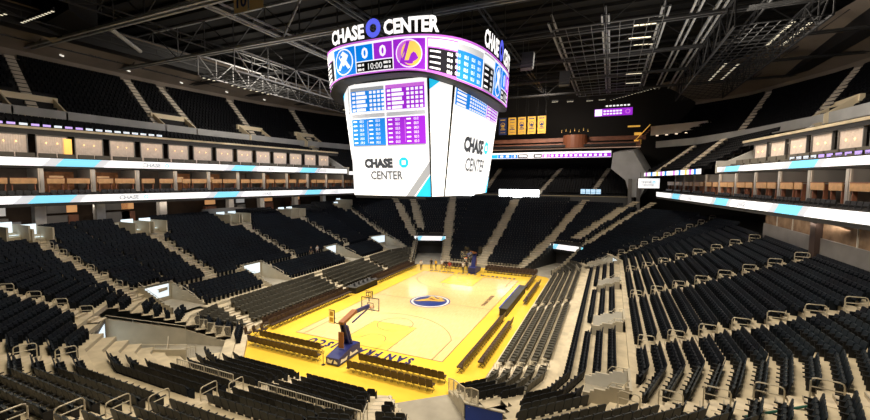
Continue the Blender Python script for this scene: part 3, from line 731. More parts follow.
# ------------------------------------------------------------------ people
def person_mesh(pose, shirt, pants):
    J = {'pelvis': (0, 0, .95), 'chest': (0, .0, 1.32), 'neck': (0, .0, 1.5), 'head': (0, -.03, 1.62), 'crown': (0, -.03, 1.75)}
    if pose == 'sit':
        J = {k: (v[0], v[1], v[2]-.5) for k, v in J.items()}
        legs = [[(s*.1, -.0, .45), (s*.12, -.42, .48), (s*.12, -.45, .1), (s*.12, -.6, .04)] for s in (-1, 1)]; sh = .93
    else:
        st = .12 if pose == 'walk' else 0
        legs = [[(s*.1, 0, .9), (s*.11, -s*st*.8-.02, .5), (s*.11, -s*st*1.2, .09), (s*.12, -s*st*1.2-.15, .04)] for s in (-1, 1)]; sh = 1.43
    V = [J['pelvis'], J['chest'], J['neck'], J['head'], J['crown']]; E = [(0, 1), (1, 2), (2, 3), (3, 4)]; Rr = [.15, .17, .06, .1, .075]
    for l in legs:
        b = len(V); V += l; E += [(0, b), (b, b+1), (b+1, b+2), (b+2, b+3)]; Rr += [.09, .065, .045, .04]
    for s in (-1, 1):
        b = len(V); fwd = -.18 if pose == 'walk' else -.06
        V += [(s*.2, 0, sh), (s*.25, .02, sh-.29), (s*.24, fwd, sh-.53), (s*.23, fwd-.03, sh-.63)]; E += [(1, b), (b, b+1), (b+1, b+2), (b+2, b+3)]; Rr += [.06, .045, .035, .03]
    me = bpy.data.meshes.new('t'); me.from_pydata(V, E, []); o = bpy.data.objects.new('t', me); COL.objects.link(o)
    o.modifiers.new('s', 'SKIN'); sv = me.skin_vertices[0].data
    for k, r in enumerate(Rr): sv[k].radius = (r, r*(.75 if k < 2 else 1))
    sv[0].use_root = True
    o.modifiers.new('u', 'SUBSURF').levels = 1
    dg = bpy.context.evaluated_depsgraph_get(); nm = bpy.data.meshes.new_from_object(o.evaluated_get(dg)); bpy.data.objects.remove(o)
    nm.materials.clear()
    for m in (M_skin, shirt, pants, M_hair): nm.materials.append(m)
    off = -.5 if pose == 'sit' else 0
    for p in nm.polygons:
        z = p.center.z-off; x = abs(p.center.x); p.use_smooth = True
        p.material_index = 3 if z > 1.67 or (z > 1.56 and p.center.y > .03) else 0 if z > 1.47 else (1 if (z > .93 and not (x > .2 and z < 1.15)) else (0 if x > .19 and z > .7 and pose != 'sit' else 2))
        if p.center.z < .1: p.material_index = 3
    return nm
S_black = mat('black_shirt', (.02, .02, .022), .8); S_white = mat('white_shirt', (.75, .72, .7), .8); S_red = mat('red_shirt', (.4, .05, .04), .8); S_yel = mat('yellow_shirt', (.8, .5, .05), .8); S_den = mat('dark_trousers', (.03, .03, .045), .8); S_khaki = mat('khaki_trousers', (.35, .26, .15), .8)
PPL = [(-8.3, 14.6, 'stand', S_white, S_den, 'person in white top standing at the far left court corner', .4), (-7.2, 16.2, 'stand', S_black, S_den, 'person in black standing by the far left tunnel, left of the group', .2), (-6.3, 16.0, 'walk', S_yel, S_den, 'person in yellow top walking in the far baseline group', 2.8),
       (-5.5, 16.6, 'stand', S_white, S_khaki, 'person in white top and khaki trousers in the far baseline group', 0), (-4.6, 16.2, 'walk', S_black, S_den, 'person in black mid-stride at the right of the baseline group', 1.2), (-3.7, 15.6, 'stand', S_red, S_khaki, 'person in red top standing beside the baseline group', .3),
       (-1.5, 15.9, 'stand', S_white, S_den, 'person in white top standing just left of the far hoop', -.4), (-1.35, 17.2, 'stand', S_black, S_den, 'person in black standing close beside the far hoop base', 0),
       (-20.55, 4.0, 'stand', S_white, S_den, 'person in white top standing in the left stand near the middle portal', 1.5), (-20.55, 2.6, 'stand', S_black, S_khaki, 'person in black top standing in the left stand by a seat row', 1.5)]
for x, y, pose, sh, pa, lab, rz in PPL:
    me = person_mesh(pose, sh, pa); me.name = 'person'; o = bpy.data.objects.new('person', me); COL.objects.link(o)
    s = zone_of(x, y); o.location = (x, y, tread_z(s)+.02 if s > .5 else .0); o.rotation_euler = (0, 0, rz); tag(o, lab, 'person')
for k, (p, q) in enumerate((((15.9, 16.0), (18.9, 16.7)), ((18.95, 16.8), (19.5, 19.2)), ((15.8, 16.1), (15.2, 19.0)))):
    fence(p, q, tread_z(zone_of(*p))+.02, tread_z(zone_of(*q))+.02, .95, 'pale picket rail, %s around the far right portal platform' % nth(k+1), 'rails of the far right portal platform')
# blue wall at the near right tunnel
root = empty('blue_barrier', (13.5, -21.2, 0)); mb = MB(); mb.box((0, 0, .62), (2.9, .14, 1.24)); mb.build('panel', M_bluewall, root); mb = MB(); mb.box((0, 0, 1.28), (2.96, .2, .07)); mb.build('cap', M_wall, root); tag(root, 'royal blue barrier wall beside the near right tunnel', 'barrier')
# dark green bar at the bottom right
mb = MB(); mb.tube([(24.8, -24.1, 5.3), (27.26, -23.75, 6.25)], .05, 6)
for p in ((24.85, -24.1, 5.3), (27.2, -23.76, 6.23)): mb.tube([p, (p[0], p[1], p[2]-.62)], .03, 5)
o = mb.build('sloping_bar', mat('dark_green_paint', (.01, .09, .06), .5)); tag(o, 'dark green sloping rail over the steps at the bottom right', 'handrail')
# ------------------------------------------------------------------ suite levels on both long sides
class SF:
    def __init__(s, sg):
        s.sg = sg; s.T = Vector((-sg*.1498, .9887, 0)); s.N = Vector((sg*.9887, .1498, 0)); s.O = Vector((sg*33.6, 0, 0)); s.ang = math.atan2(s.T.y, s.T.x)
    def P(s, a, t, z): v = s.O+s.T*a+s.N*t; v.z = z; return v
    def box(s, mb, a0, a1, t0, t1, z0, z1, mi=0, org=None):
        o = s.P(a0, t0, z0); o = o-org if org is not None else o
        mb.obox(o, s.T*(a1-a0), s.N*(t1-t0), (0, 0, z1-z0), mi)
SIDE = {-1: ('left', SF(-1)), 1: ('right', SF(1))}
LV = {-1: dict(c0=16.6, c1=19.45, f=20.05), 1: dict(c0=16.4, c1=18.85, f=19.25)}
RNG = {-1: (-40, 24.6, 38.5), 1: (-34, 15.4, 42)}
def ribbon(sg, a0, a1, z0, z1, lab, cy, tx):
    nm, F = SIDE[sg]; org = F.P((a0+a1)/2, 0, z0); root = empty('ribbon_screen', org); tag(root, lab, 'ribbon screen')
    mb = MB(); F.box(mb, a0, a1, .03, .5, z0-.12, z1+.06, 0, org); mb.build('housing', M_dkgrey, root)
    L = a1-a0; H = z1-z0
    fn = (lambda u, v, d: F.P(a0+u, -d, z0+v)-org) if sg > 0 else (lambda u, v, d: F.P(a1-u, -d, z0+v)-org)
    # seen from the court: u runs rightwards. right side: rightwards = -a ; left side: rightwards = +a
    fn = (lambda u, v, d: F.P(a1-u, -d, z0+v)-org) if sg > 0 else (lambda u, v, d: F.P(a0+u, -d, z0+v)-org)
    cv = (lambda a: a1-a) if sg > 0 else (lambda a: a-a0)
    mb = MB(); mb.mrect(fn, 0, 0, L, H, 0, 0)
    for a in cy:
        u = cv(a); w = 1.7; k = H*.9
        if 0 < u-w-1.2 and u+w+1.2+k < L:
            mb.mpoly(fn, [(u-w, 0), (u+w, 0), (u+w+k, H), (u-w+k, H)], 1, .012)
            mb.mpoly(fn, [(u-w-1.1, 0), (u-w, 0), (u-w+k, H), (u-w-1.1+k, H)], 2, .012)
            mb.mpoly(fn, [(u+w, 0), (u+w+.9, 0), (u+w+.9+k, H), (u+w+k, H)], 2, .012)
    for a in tx:
        u = cv(a); h = H*.55
        if 4 < u < L-4:
            mb.mtext(fn, 'CHASE', u-3.0, H*.2, h*1.1, 3, .02, bold=.05); mb.mdisc(fn, (u-.1, H*.5), h*.6, h*.6, 1, .02, 10, inner=.5); mb.mtext(fn, 'CENTER', u+.6, H*.2, h*1.1, 4, .02, bold=.035)
    mb.build('screen', [M_white, M_ribcyan, mat('ribbon_grey', (.6, .62, .66), .5, emit=.85), M_ledgrey, M_ledfaint], root)
    return root
ribbon(-1, -40, 38.5, 11.9, 12.72, 'lower white ribbon screen along the left suites', (-36, -20.6, -1.0, 15.5, 31), (-28, -11.2, 8, 23))
ribbon(-1, -40, 24.6, 15.93, 16.78, 'upper white ribbon screen along the left suites', (-37, -18.2, 1.8, 14.5), (-28, -8.6, 8.5, 20))
ribbon(1, -34, 42, 11.9, 12.72, 'lower white ribbon screen along the right suites', (-25, 0.8, 14.2, 31), (-12, 7, 22.5, -20))
ribbon(1, -34, 15.4, 15.82, 16.42, 'upper white ribbon screen along the right suites', (-20, -0.9, 11.8), (-12, 5.6, -26))
SUITESEATS = []
for sg in (-1, 1):
    nm, F = SIDE[sg]; A0, A1, A2 = RNG[sg]; c0, c1, zf_ = LV[sg]['c0'], LV[sg]['c1'], LV[sg]['f']
    mb = MB(); F.box(mb, A0, A2, .05, 12, 11.55, 11.88, 0); F.box(mb, A0, A2, 1.1, 2.0, 11.88, 12.35, 0); F.box(mb, A0, A2, 2.0, 12, 11.88, 13.0, 0); struct(mb.build('suite_floor', M_dkgrey), 'dark stepped balcony floor of the %s suites' % nm)
    mb = MB(); F.box(mb, A0, A1, .05, 12, 15.7, 15.93, 0); F.box(mb, A0, A1, 1.6, 12, 15.93, 16.6, 0); struct(mb.build('upper_suite_floor', M_dkgrey), 'dark floor slab of the upper %s suites' % nm)
    mb = MB(); F.box(mb, A0, A2, 7.0, 7.3, 13.0, 15.7, 0); struct(mb.build('wall_%s' % nm, mat('suite_back_wall', (.14, .115, .1), .7, var=.5, scale=.35, col2=(.24, .19, .16))), 'dark brown back wall of the %s suites' % nm)
    # units
    k = 0; a = -2.6-4.62*8+(.55 if sg < 0 else .0)
    while a < A2-3:
        if a > A0:
            k += 1; ro = empty('suite_partition', F.P(a, 2.4, 13.0)); org = Vector(ro.location)
            mb = MB(); F.box(mb, a-.16, a+.16, 2.15, 7, 13.0, 15.7, 0, org); mb.build('partition_wall', mat('pale_partition', (.42, .4, .38), .7), ro)
            mb = MB(); F.box(mb, a-.3, a-.17, 2.2, 2.35, 13.0, 15.7, 0, org); mb.build('post', mat('pale_post', (.5, .44, .38), .6), ro)
            tag(ro, 'grey partition wall, %s from the near end of the %s lower suites' % (nth(k), nm), 'partition', '%s suite partitions' % nm)
            for h, (b0, b1) in enumerate(((a+.4, a+1.9), (a+2.1, a+4.2))):
                if (k+h) % 5 == 3: b0 += .4
                ro = empty('suite_counter', F.P((b0+b1)/2, 2.15, 13.0)); org = Vector(ro.location)
                mb = MB(); F.box(mb, b0, b1, 2.1, 2.2, 14.0, 14.62, 0, org); mb.build('front_panel', M_wood, ro)
                mb = MB(); F.box(mb, b0, b1, 2.05, 2.55, 14.6, 14.66, 0, org); mb.build('counter_top', M_brown, ro)
                mb = MB(); F.box(mb, b0+.1, b0+.2, 2.2, 2.5, 13.0, 14.5, 0, org); mb.build('leg', M_brown, ro); mb = MB(); F.box(mb, b1-.2, b1-.1, 2.2, 2.5, 13.0, 14.5, 0, org); mb.build('leg', M_brown, ro)
                tag(ro, 'orange wood suite counter, %s half of %s bay, %s lower suites' % (('near', 'far')[h], nth(k), nm), 'counter', '%s suite counters' % nm)
            if k % 3 != 1:
                ro = empty('suite_cabinet', F.P(a+2.4, 6.6, 13.0)); org = Vector(ro.location)
                mb = MB(); F.box(mb, a+.9, a+3.9, 6.4, 6.95, 13.0, 15.4, 0, org); mb.build('cabinet_body', M_warmwall, ro)
                mb = MB(); F.box(mb, a+1.6, a+2.9, 6.3, 6.4, 14.1, 14.9, 0, org); mb.build('lit_niche', mat('lit_niche', (1, .6, .3), .5, emit=.55 if k % 2 else .3), ro)
                tag(ro, 'warm lit wooden back cabinet in the %s bay of the %s lower suites' % (nth(k), nm), 'cabinet', '%s suite cabinets' % nm)
            for row, (t, z) in enumerate(((.75, 11.9), (1.62, 12.36))):
                for q in range(6):
                    b = a+.85+q*.62; SUITESEATS.append((F.P(b, t, z), math.atan2(F.N.y, F.N.x)-R(90), nm, row, k, q))
        a += 4.62
    # curtained boxes of the upper suites
    k = 0; a = -2.56-3.36*11+(0 if sg < 0 else .95)
    while a < A1-1.2:
        if a-1.4 > A0:
            k += 1; ro = empty('suite_curtain', F.P(a, 2.8, 17.75)); org = Vector(ro.location)
            mb = MB(); n = 26
            vs = []; 
            for q in range(n+1):
                p = F.P(a-1.3+2.6*q/n, 2.8+(.018 if q % 2 else 0), c0)-org; vs += [p, p+Vector((0, 0, c1-.1-c0))]
            mb.add(vs, [(2*q, 2*q+2, 2*q+3, 2*q+1) for q in range(n)]); mb.build('curtain', M_curt, ro)
            mb = MB(); F.box(mb, a-1.36, a-1.28, 2.7, 2.9, c0, c1, 0, org); F.box(mb, a+1.28, a+1.36, 2.7, 2.9, c0, c1, 0, org); F.box(mb, a-1.36, a+1.36, 2.7, 2.9, c1-.1, c1+.03, 0, org); mb.build('frame', M_grey, ro)
            for d in (-.5, .45):
                mb = MB(); o = F.P(a+d, 2.72, c1-.85)-org; mb.add([o+Vector((x*.07, y*.07, z*.11)) for x, y, z in ((1, 0, 0), (0, 1, 0), (-1, 0, 0), (0, -1, 0), (0, 0, 1), (0, 0, -1))], [(0, 1, 4), (1, 2, 4), (2, 3, 4), (3, 0, 4), (1, 0, 5), (2, 1, 5), (3, 2, 5), (0, 3, 5)]); mb.build('wall_lamp', M_warm, ro)
            tag(ro, 'pale curtained suite front with two small lamps, %s from the near end, upper %s level' % (nth(k), nm), 'curtain', 'curtained fronts of the upper %s suites' % nm)
            for d in (-.8, .8):
                ro = empty('suite_sofa', F.P(a+d, 1.0, 16.0)); org = Vector(ro.location)
                mb = MB(); F.box(mb, a+d-.72, a+d+.72, .55, 1.25, 16.1, c0+.3, 0, org); mb.build('seat', mat('grey_upholstery', (.16, .145, .12), .8), ro)
                mb = MB(); F.box(mb, a+d-.72, a+d+.72, 1.1, 1.4, c0+.3, c0+.75, 0, org); mb.build('backrest', MATS['grey_upholstery'], ro)
                tag(ro, 'grey lounge sofa in front of the %s upper %s curtain, %s half' % (nth(k), nm, 'near' if d < 0 else 'far'), 'sofa', 'lounge sofas on the upper %s level' % nm)
        a += 3.36
    mb = MB(); F.box(mb, A0, A1, 5.5, 5.8, 16.4, c1, 0); struct(mb.build('wall_%s_upper' % nm, mat('upper_suite_back', (.05, .03, .02), .7, var=.5, scale=.6)), 'dark back wall of the upper %s suites' % nm)
    mb = MB(); F.box(mb, A0, A1, 2.55, 2.75, c1+.03, zf_, 0); struct(mb.build('trim_%s' % nm, M_black), 'black name fascia above the upper %s suites' % nm)
    mb = MB(); F.box(mb, A0, A1, 2.45, 13, zf_, zf_+.25, 0); struct(mb.build('loge_floor', M_conc), 'pale ledge over the upper %s suites' % nm)
    mb = MB(); mb.add([F.P(A1+.3, 0, 15.7), F.P(A1+.3, 1.2, 15.7), F.P(A1+.3, 9.5, 20.2), F.P(A1+.3, 9.5, 21.2), F.P(A1+.3, 1.2, 17.2), F.P(A1+.3, 0, 17.2)]+[F.P(A1+.6, 0, 15.7), F.P(A1+.6, 1.2, 15.7), F.P(A1+.6, 9.5, 20.2), F.P(A1+.6, 9.5, 21.2), F.P(A1+.6, 1.2, 17.2), F.P(A1+.6, 0, 17.2)], [(0, 1, 2, 3, 4, 5), (11, 10, 9, 8, 7, 6)]+[(k, (k+1) % 6, (k+1) % 6+6, k+6) for k in range(6)]); struct(mb.build('wall_end_%s' % nm, M_light), 'pale sloping end wall where the %s suites stop' % nm)
# lit warm doorway and counter screens
F = SIDE[-1][1]
ro = empty('lit_doorway', F.P(-17.95, 3, 16.6)); mb = MB(); F.box(mb, -18.35, -17.65, 2.66, 2.72, 16.65, 19.2, 0, Vector(ro.location)); mb.build('door_glow', mat('door_glow', (1, .55, .12), .5, emit=.9), ro); tag(ro, 'warm lit doorway between two left upper suite curtains', 'doorway')
k = 0
for sg, rng, cols in ((-1, np.arange(-23.5, -7.5, .95), 'L'), (1, np.arange(-9, 1.5, .95), 'R')):
    nm, F = SIDE[sg]; k = 0
    for a in rng:
        k += 1; z = 20.32; t = 2.75; 
        if sg > 0: z, t = 16.5, .56
        ro = empty('counter_screen', F.P(a, t, z)); org = Vector(ro.location)
        mb = MB(); F.box(mb, a-.36, a+.36, t, t+.08, z+.06, z+.36, 0, org); F.box(mb, a-.08, a+.08, t+.02, t+.2, z, z+.1, 0, org); mb.build('casing', M_black, ro)
        mb = MB(); F.box(mb, a-.33, a+.33, t-.01, t, z+.09, z+.33, 0, org); mb.build('display', mat('screen_violet', (.55, .4, .95), .5, emit=.7) if (k % 3 or sg > 0) and (k < 9) else mat('screen_pale', (.75, .85, 1), .5, emit=.6), ro)
        tag(ro, '%s lit desk screen, %s from the near end of the %s ledge' % ('violet' if (k % 3 or sg > 0) and k < 9 else 'pale', nth(k), nm), 'screen', 'desk screens on the %s ledge' % nm)
# suite balcony seats
mb = MB(); v, f = rounded_panel(.54, .52, .08, .2, .3, .08, .4); mb.add(v, f); mb.obox((-.27, -.2, .28), (.54, 0, 0), (0, .5, 0), (0, 0, .18)); mb.obox((-.3, -.2, 0), (.06, 0, 0), (0, .5, 0), (0, 0, .62)); mb.obox((.24, -.2, 0), (.06, 0, 0), (0, .5, 0), (0, 0, .62))
sp = mb.build('suite_chair', mat('charcoal_leather', (.03, .03, .033), .45)); used = False
vs2 = []
for s in SUITESEATS:
    q = screen(s[0]+Vector((0, 0, .6)))
    vs2.append((q[2] if q and 0 < q[0] < 870 else 1e3+len(vs2), s))
vs2.sort(key=lambda v: v[0]); rest = []
for n_, (w, s) in enumerate(vs2):
    if n_ >= 300 or w > 500: rest.append(s); continue
    if used: o = sp.copy(); COL.objects.link(o)
    else: o = sp; used = True
    o.location = s[0]; o.rotation_euler = (0, 0, s[1])
    tag(o, 'charcoal suite chair, %s along the %s row, %s bay of the %s lower suites' % (nth(s[5]+1), ('front', 'rear')[s[3]], nth(s[4]), s[2]), 'seat', 'balcony seats of the %s lower suites' % s[2])
t = np.array([v.co[:] for v in sp.data.vertices]); tf = [tuple(p.vertices) for p in sp.data.polygons]; vs = []; fs = []
for s in rest:
    c, sn = math.cos(s[1]), math.sin(s[1]); b = len(vs)*len(t); P = t.copy(); P[:, 0] = t[:, 0]*c-t[:, 1]*sn+s[0].x; P[:, 1] = t[:, 0]*sn+t[:, 1]*c+s[0].y; P[:, 2] += s[0].z; vs.append(P); fs += [tuple(b+q for q in f) for f in tf]
if vs:
    me = bpy.data.meshes.new('suite_seats'); me.from_pydata(np.concatenate(vs).tolist(), [], fs); me.materials.append(MATS['charcoal_leather']); o = bpy.data.objects.new('suite_seats', me); COL.objects.link(o); tag(o, 'remaining charcoal seats on the suite balconies', 'seats', kind='stuff')
# under-balcony concourse: walls, pillars, windows
for sg in (-1, 1):
    nm, F = SIDE[sg]; x = sg*42
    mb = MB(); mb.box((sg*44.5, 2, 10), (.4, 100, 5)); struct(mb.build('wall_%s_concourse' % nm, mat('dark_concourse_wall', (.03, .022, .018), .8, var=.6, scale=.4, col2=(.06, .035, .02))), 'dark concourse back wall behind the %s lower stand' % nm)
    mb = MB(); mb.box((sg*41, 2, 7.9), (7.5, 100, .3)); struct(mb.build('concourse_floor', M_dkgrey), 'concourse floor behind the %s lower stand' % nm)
F = SIDE[-1][1]
for k, y in enumerate((-27, -20.6, -14.9, -7.4, 3.6, 10.0, 18.5, 27)):
    mb = MB(); mb.box((-38.4, y, 9.9), (.8, .95, 3.3)); struct(mb.build('pillar', mat('pale_pillar', (.6, .57, .55), .7, var=.1, scale=1)), 'pale square pillar, %s from the camera under the left suites' % nth(k+1))
for k, (y, w, m) in enumerate(((-23.6, 2.6, 'w'), (-17.5, 1.6, 'g'), (-15.9, .8, 'o'), (-11, 2.2, 'g'), (-9.6, 1.2, 'o'), (3, 1.4, 'o'), (9, 1.3, 'w'), (15.5, 1.5, 'o'), (23, 1.6, 'o'))):
    ro = empty('concession_counter', (-42.5, y, 8.05)); mb = MB(); mb.box((0, 0, 1.0), (.7, w*1.4, 2.0)); mb.build('counter_body', M_brown if m == 'o' else M_grey, ro)
    mb = MB(); mb.box((.1, 0, 2.75), (.15, w*1.3, .9)); mb.build('menu_board', {'w': mat('menu_pale', (.6, .6, .6), .5, emit=.3), 'g': M_grey, 'o': mat('menu_warm', (1, .5, .2), .5, emit=.35)}[m], ro)
    tag(ro, '%s concession counter, %s from the camera, under the left suites' % ({'w': 'white lit', 'g': 'grey', 'o': 'warm lit'}[m], nth(k+1)), 'counter')
# railing + beige platform boxes at the top of the left stand
for k, (y0, y1) in enumerate(((-27.5, -22.8), (-2.6, 4.6))):
    mb = MB(); mb.box((-36.6, (y0+y1)/2, 9.3), (.25, y1-y0, 1.5)); struct(mb.build('trim_%d' % (k+1), M_grey), 'grey parapet at the top of the left stand')
# top entrances of the left aisles (bright light boxes both sides of the steps)
k = 0
for y, x in ((-24.6, -33.6), (-22.9, -33.3), (-13.5, -33.7), (-11.5, -33.6), (-.6, -33.6), (1.4, -33.6), (11.7, -33.6), (13.7, -33.6), (26.6, -32.9), (28.6, -33.8)):
    k += 1; ro = empty('stair_light_box', (x, y, tread_z(zone_of(x, y)))); z = 0
    mb = MB(); mb.obox((-1.8, -.85, -.3), (3.3, 0, 0), (0, .15, 0), (0, 0, 1.45)); mb.build('side_wall', M_wall, ro); mb = MB(); mb.obox((-1.8, .7, -.3), (3.3, 0, 0), (0, .15, 0), (0, 0, 1.45)); mb.build('side_wall', M_wall, ro)
    mb = MB(); mb.quad((-1.7, -.69, .15), (-1.7, .69, .15), (-1.7, .69, 1.4), (-1.7, -.69, 1.4)); mb.quad((-1.7, -.69, .15), (-1.7, .69, .15), (-.2, .69, .15), (-.2, -.69, .15)); mb.build('light_panel', M_door, ro)
    tag(ro, 'bright entrance recess at the top of the %s left aisle, %s side' % (nth((k+1)//2), 'near' if k % 2 else 'far'), 'entrance', 'bright entrances at the top of the left aisles')
# right: grey wall with windows above the top row
mb = MB(); X = 35.1
mb.quad((X, -30, 7.0), (X, 11.6, 7.0), (X, 11.6, 10.05), (X, -30, 10.05)); mb.obox((X, -30, 10.05), (.3, 0, 0), (0, 41.6, 0), (0, 0, .12)); struct(mb.build('wall_right_lower', M_grey), 'plain grey wall above the top row of the right stand')
ys = [-27.5, -22.2, -17.0, -11.8, -6.55, -1.3, 4.2, 8.0, 11.5]
for k, (y0, y1) in enumerate(zip(ys, ys[1:])):
    if k == 5: y0 += .9
    mb = MB(); mb.obox((X+.12, y0+.06, 10.17), (.04, 0, 0), (0, y1-y0-.12, 0), (0, 0, 1.45)); w = mb.build('window_%d' % (k+1), mat('warm_window_glass', (.27, .18, .115), .25, var=.35, scale=.9)); struct(w, 'brown tinted club window pane')
    mb = MB(); mb.obox((X+.05, y0-.05, 10.17), (.2, 0, 0), (0, .1, 0), (0, 0, 1.5)); struct(mb.build('trim_%d' % (k+10), mat('pale_mullion', (.6, .55, .48), .6)), 'pale window post')
mb = MB(); mb.box((X-.1, -1.05, 9.5), (.5, .95, 4.7)); struct(mb.build('pillar', mat('dark_pillar', (.05, .03, .025), .6)), 'dark brown pillar between the right club windows')

# ------------------------------------------------------------------ path-swept upper tiers
def offs(path, d, side):
    out = []; n = len(path)
    for k in range(n):
        def nrm(i):
            dx, dy = path[i+1][0]-path[i][0], path[i+1][1]-path[i][1]; L = math.hypot(dx, dy); return (dy/L*side, -dx/L*side)
        if k == 0: m = nrm(0); q = 1
        elif k == n-1: m = nrm(n-2); q = 1
        else:
            a, b = nrm(k-1), nrm(k); m = (a[0]+b[0], a[1]+b[1]); l = math.hypot(*m); m = (m[0]/l, m[1]/l); q = 1/(m[0]*a[0]+m[1]*a[1])
        out.append((path[k][0]+m[0]*d*q, path[k][1]+m[1]*d*q))
    return out
TIERSEAT = {}
UPP = {}
def tier(path, side, d0, z0, rows, tread, rise, name, lab, m, aisles, seatkey, amat, seath=.85):
    """aisles: list of (y_bottom, y_top) crossing positions by y on x-dominant sides, or by fraction"""
    mb = MB(); st = MB(); seats = TIERSEAT.setdefault(seatkey, [])
    for r in range(rows):
        P0, P1 = offs(path, d0+r*tread, side), offs(path, d0+(r+1)*tread, side); z = z0+r*rise
        for k in range(len(path)-1):
            mb.quad((*P0[k], z), (*P0[k+1], z), (*P1[k+1], z), (*P1[k], z)); mb.quad((*P0[k], z-rise), (*P0[k+1], z-rise), (*P0[k+1], z), (*P0[k], z))
            a, b = Vector((*P0[k], z)), Vector((*P0[k+1], z)); a2, b2 = Vector((*P1[k], z)), Vector((*P1[k+1], z)); L = (b-a).length; n = int(L/.58)
            nv = (a2+b2-a-b).normalized()
            for q in range(n):
                t = (q+.5)/n; p = a.lerp(b, t).lerp(a2.lerp(b2, t), .45)
                skip = False
                for A, B in aisles:
                    f = r/(rows-1); c = Vector((A[0]+(B[0]-A[0])*f, A[1]+(B[1]-A[1])*f, 0))
                    if (p.xy-c.xy).length < .95: skip = True
                for (px_, py_) in UPP.get(name, ()):
                    if abs(p.y-py_) < 3.4 and abs(p.x) < abs(px_)+4.4: skip = True
                if not skip: seats.append((p, math.atan2(nv.y, nv.x)-R(90)))
    struct(mb.build(name, m), lab)
    for A, B in aisles:
        ad = Vector((B[0]-A[0], B[1]-A[1], 0)).normalized(); n = Vector((-ad.y, ad.x, 0)); mb = MB(); L = math.hypot(B[0]-A[0], B[1]-A[1])
        for r in range(rows):
            z = z0+r*rise; c = Vector((A[0]+(B[0]-A[0])*r/rows, A[1]+(B[1]-A[1])*r/rows, z)); [mb.obox(c-n*.5+ad*(L/rows*q/3), n*1.0, ad*(L/rows*(1-q/3)), (0, 0, .06+rise*q/3)) for q in range(3)]
        struct(mb.build('upper_stairs', amat), 'pale steps climbing the %s' % lab.replace('stepped ', ''))
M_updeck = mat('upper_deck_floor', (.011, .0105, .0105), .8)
M_upstep = mat('upper_stair_concrete', (.66, .58, .47), .8)
UP = {-1: [(-45.5, -46), (-45.5, 6), (-43.6, 24), (-39.7, 38), (-34.5, 49.5), (-28, 55)], 1: [(45.5, -40), (45.5, 8), (43.4, 24), (39.7, 37), (34.0, 49.5), (28, 55)]}
def on_path_x(sg, y, d):   # point on the offset path at height y
    P = offs(UP[sg], d, sg)
    for a, b in zip(P, P[1:]):
        if min(a[1], b[1]) <= y <= max(a[1], b[1]): t = (y-a[1])/(b[1]-a[1]); return (a[0]+(b[0]-a[0])*t, y)
    return P[-1]
ua = {-1: ((-33, -31), (-17.3, -15.2), (-2.4, -.5), (3.8, 5.0), (15.5, 18.6), (29, 34)), 1: ((-20, -19), (10, 12), (25.5, 37), (40, 52))}
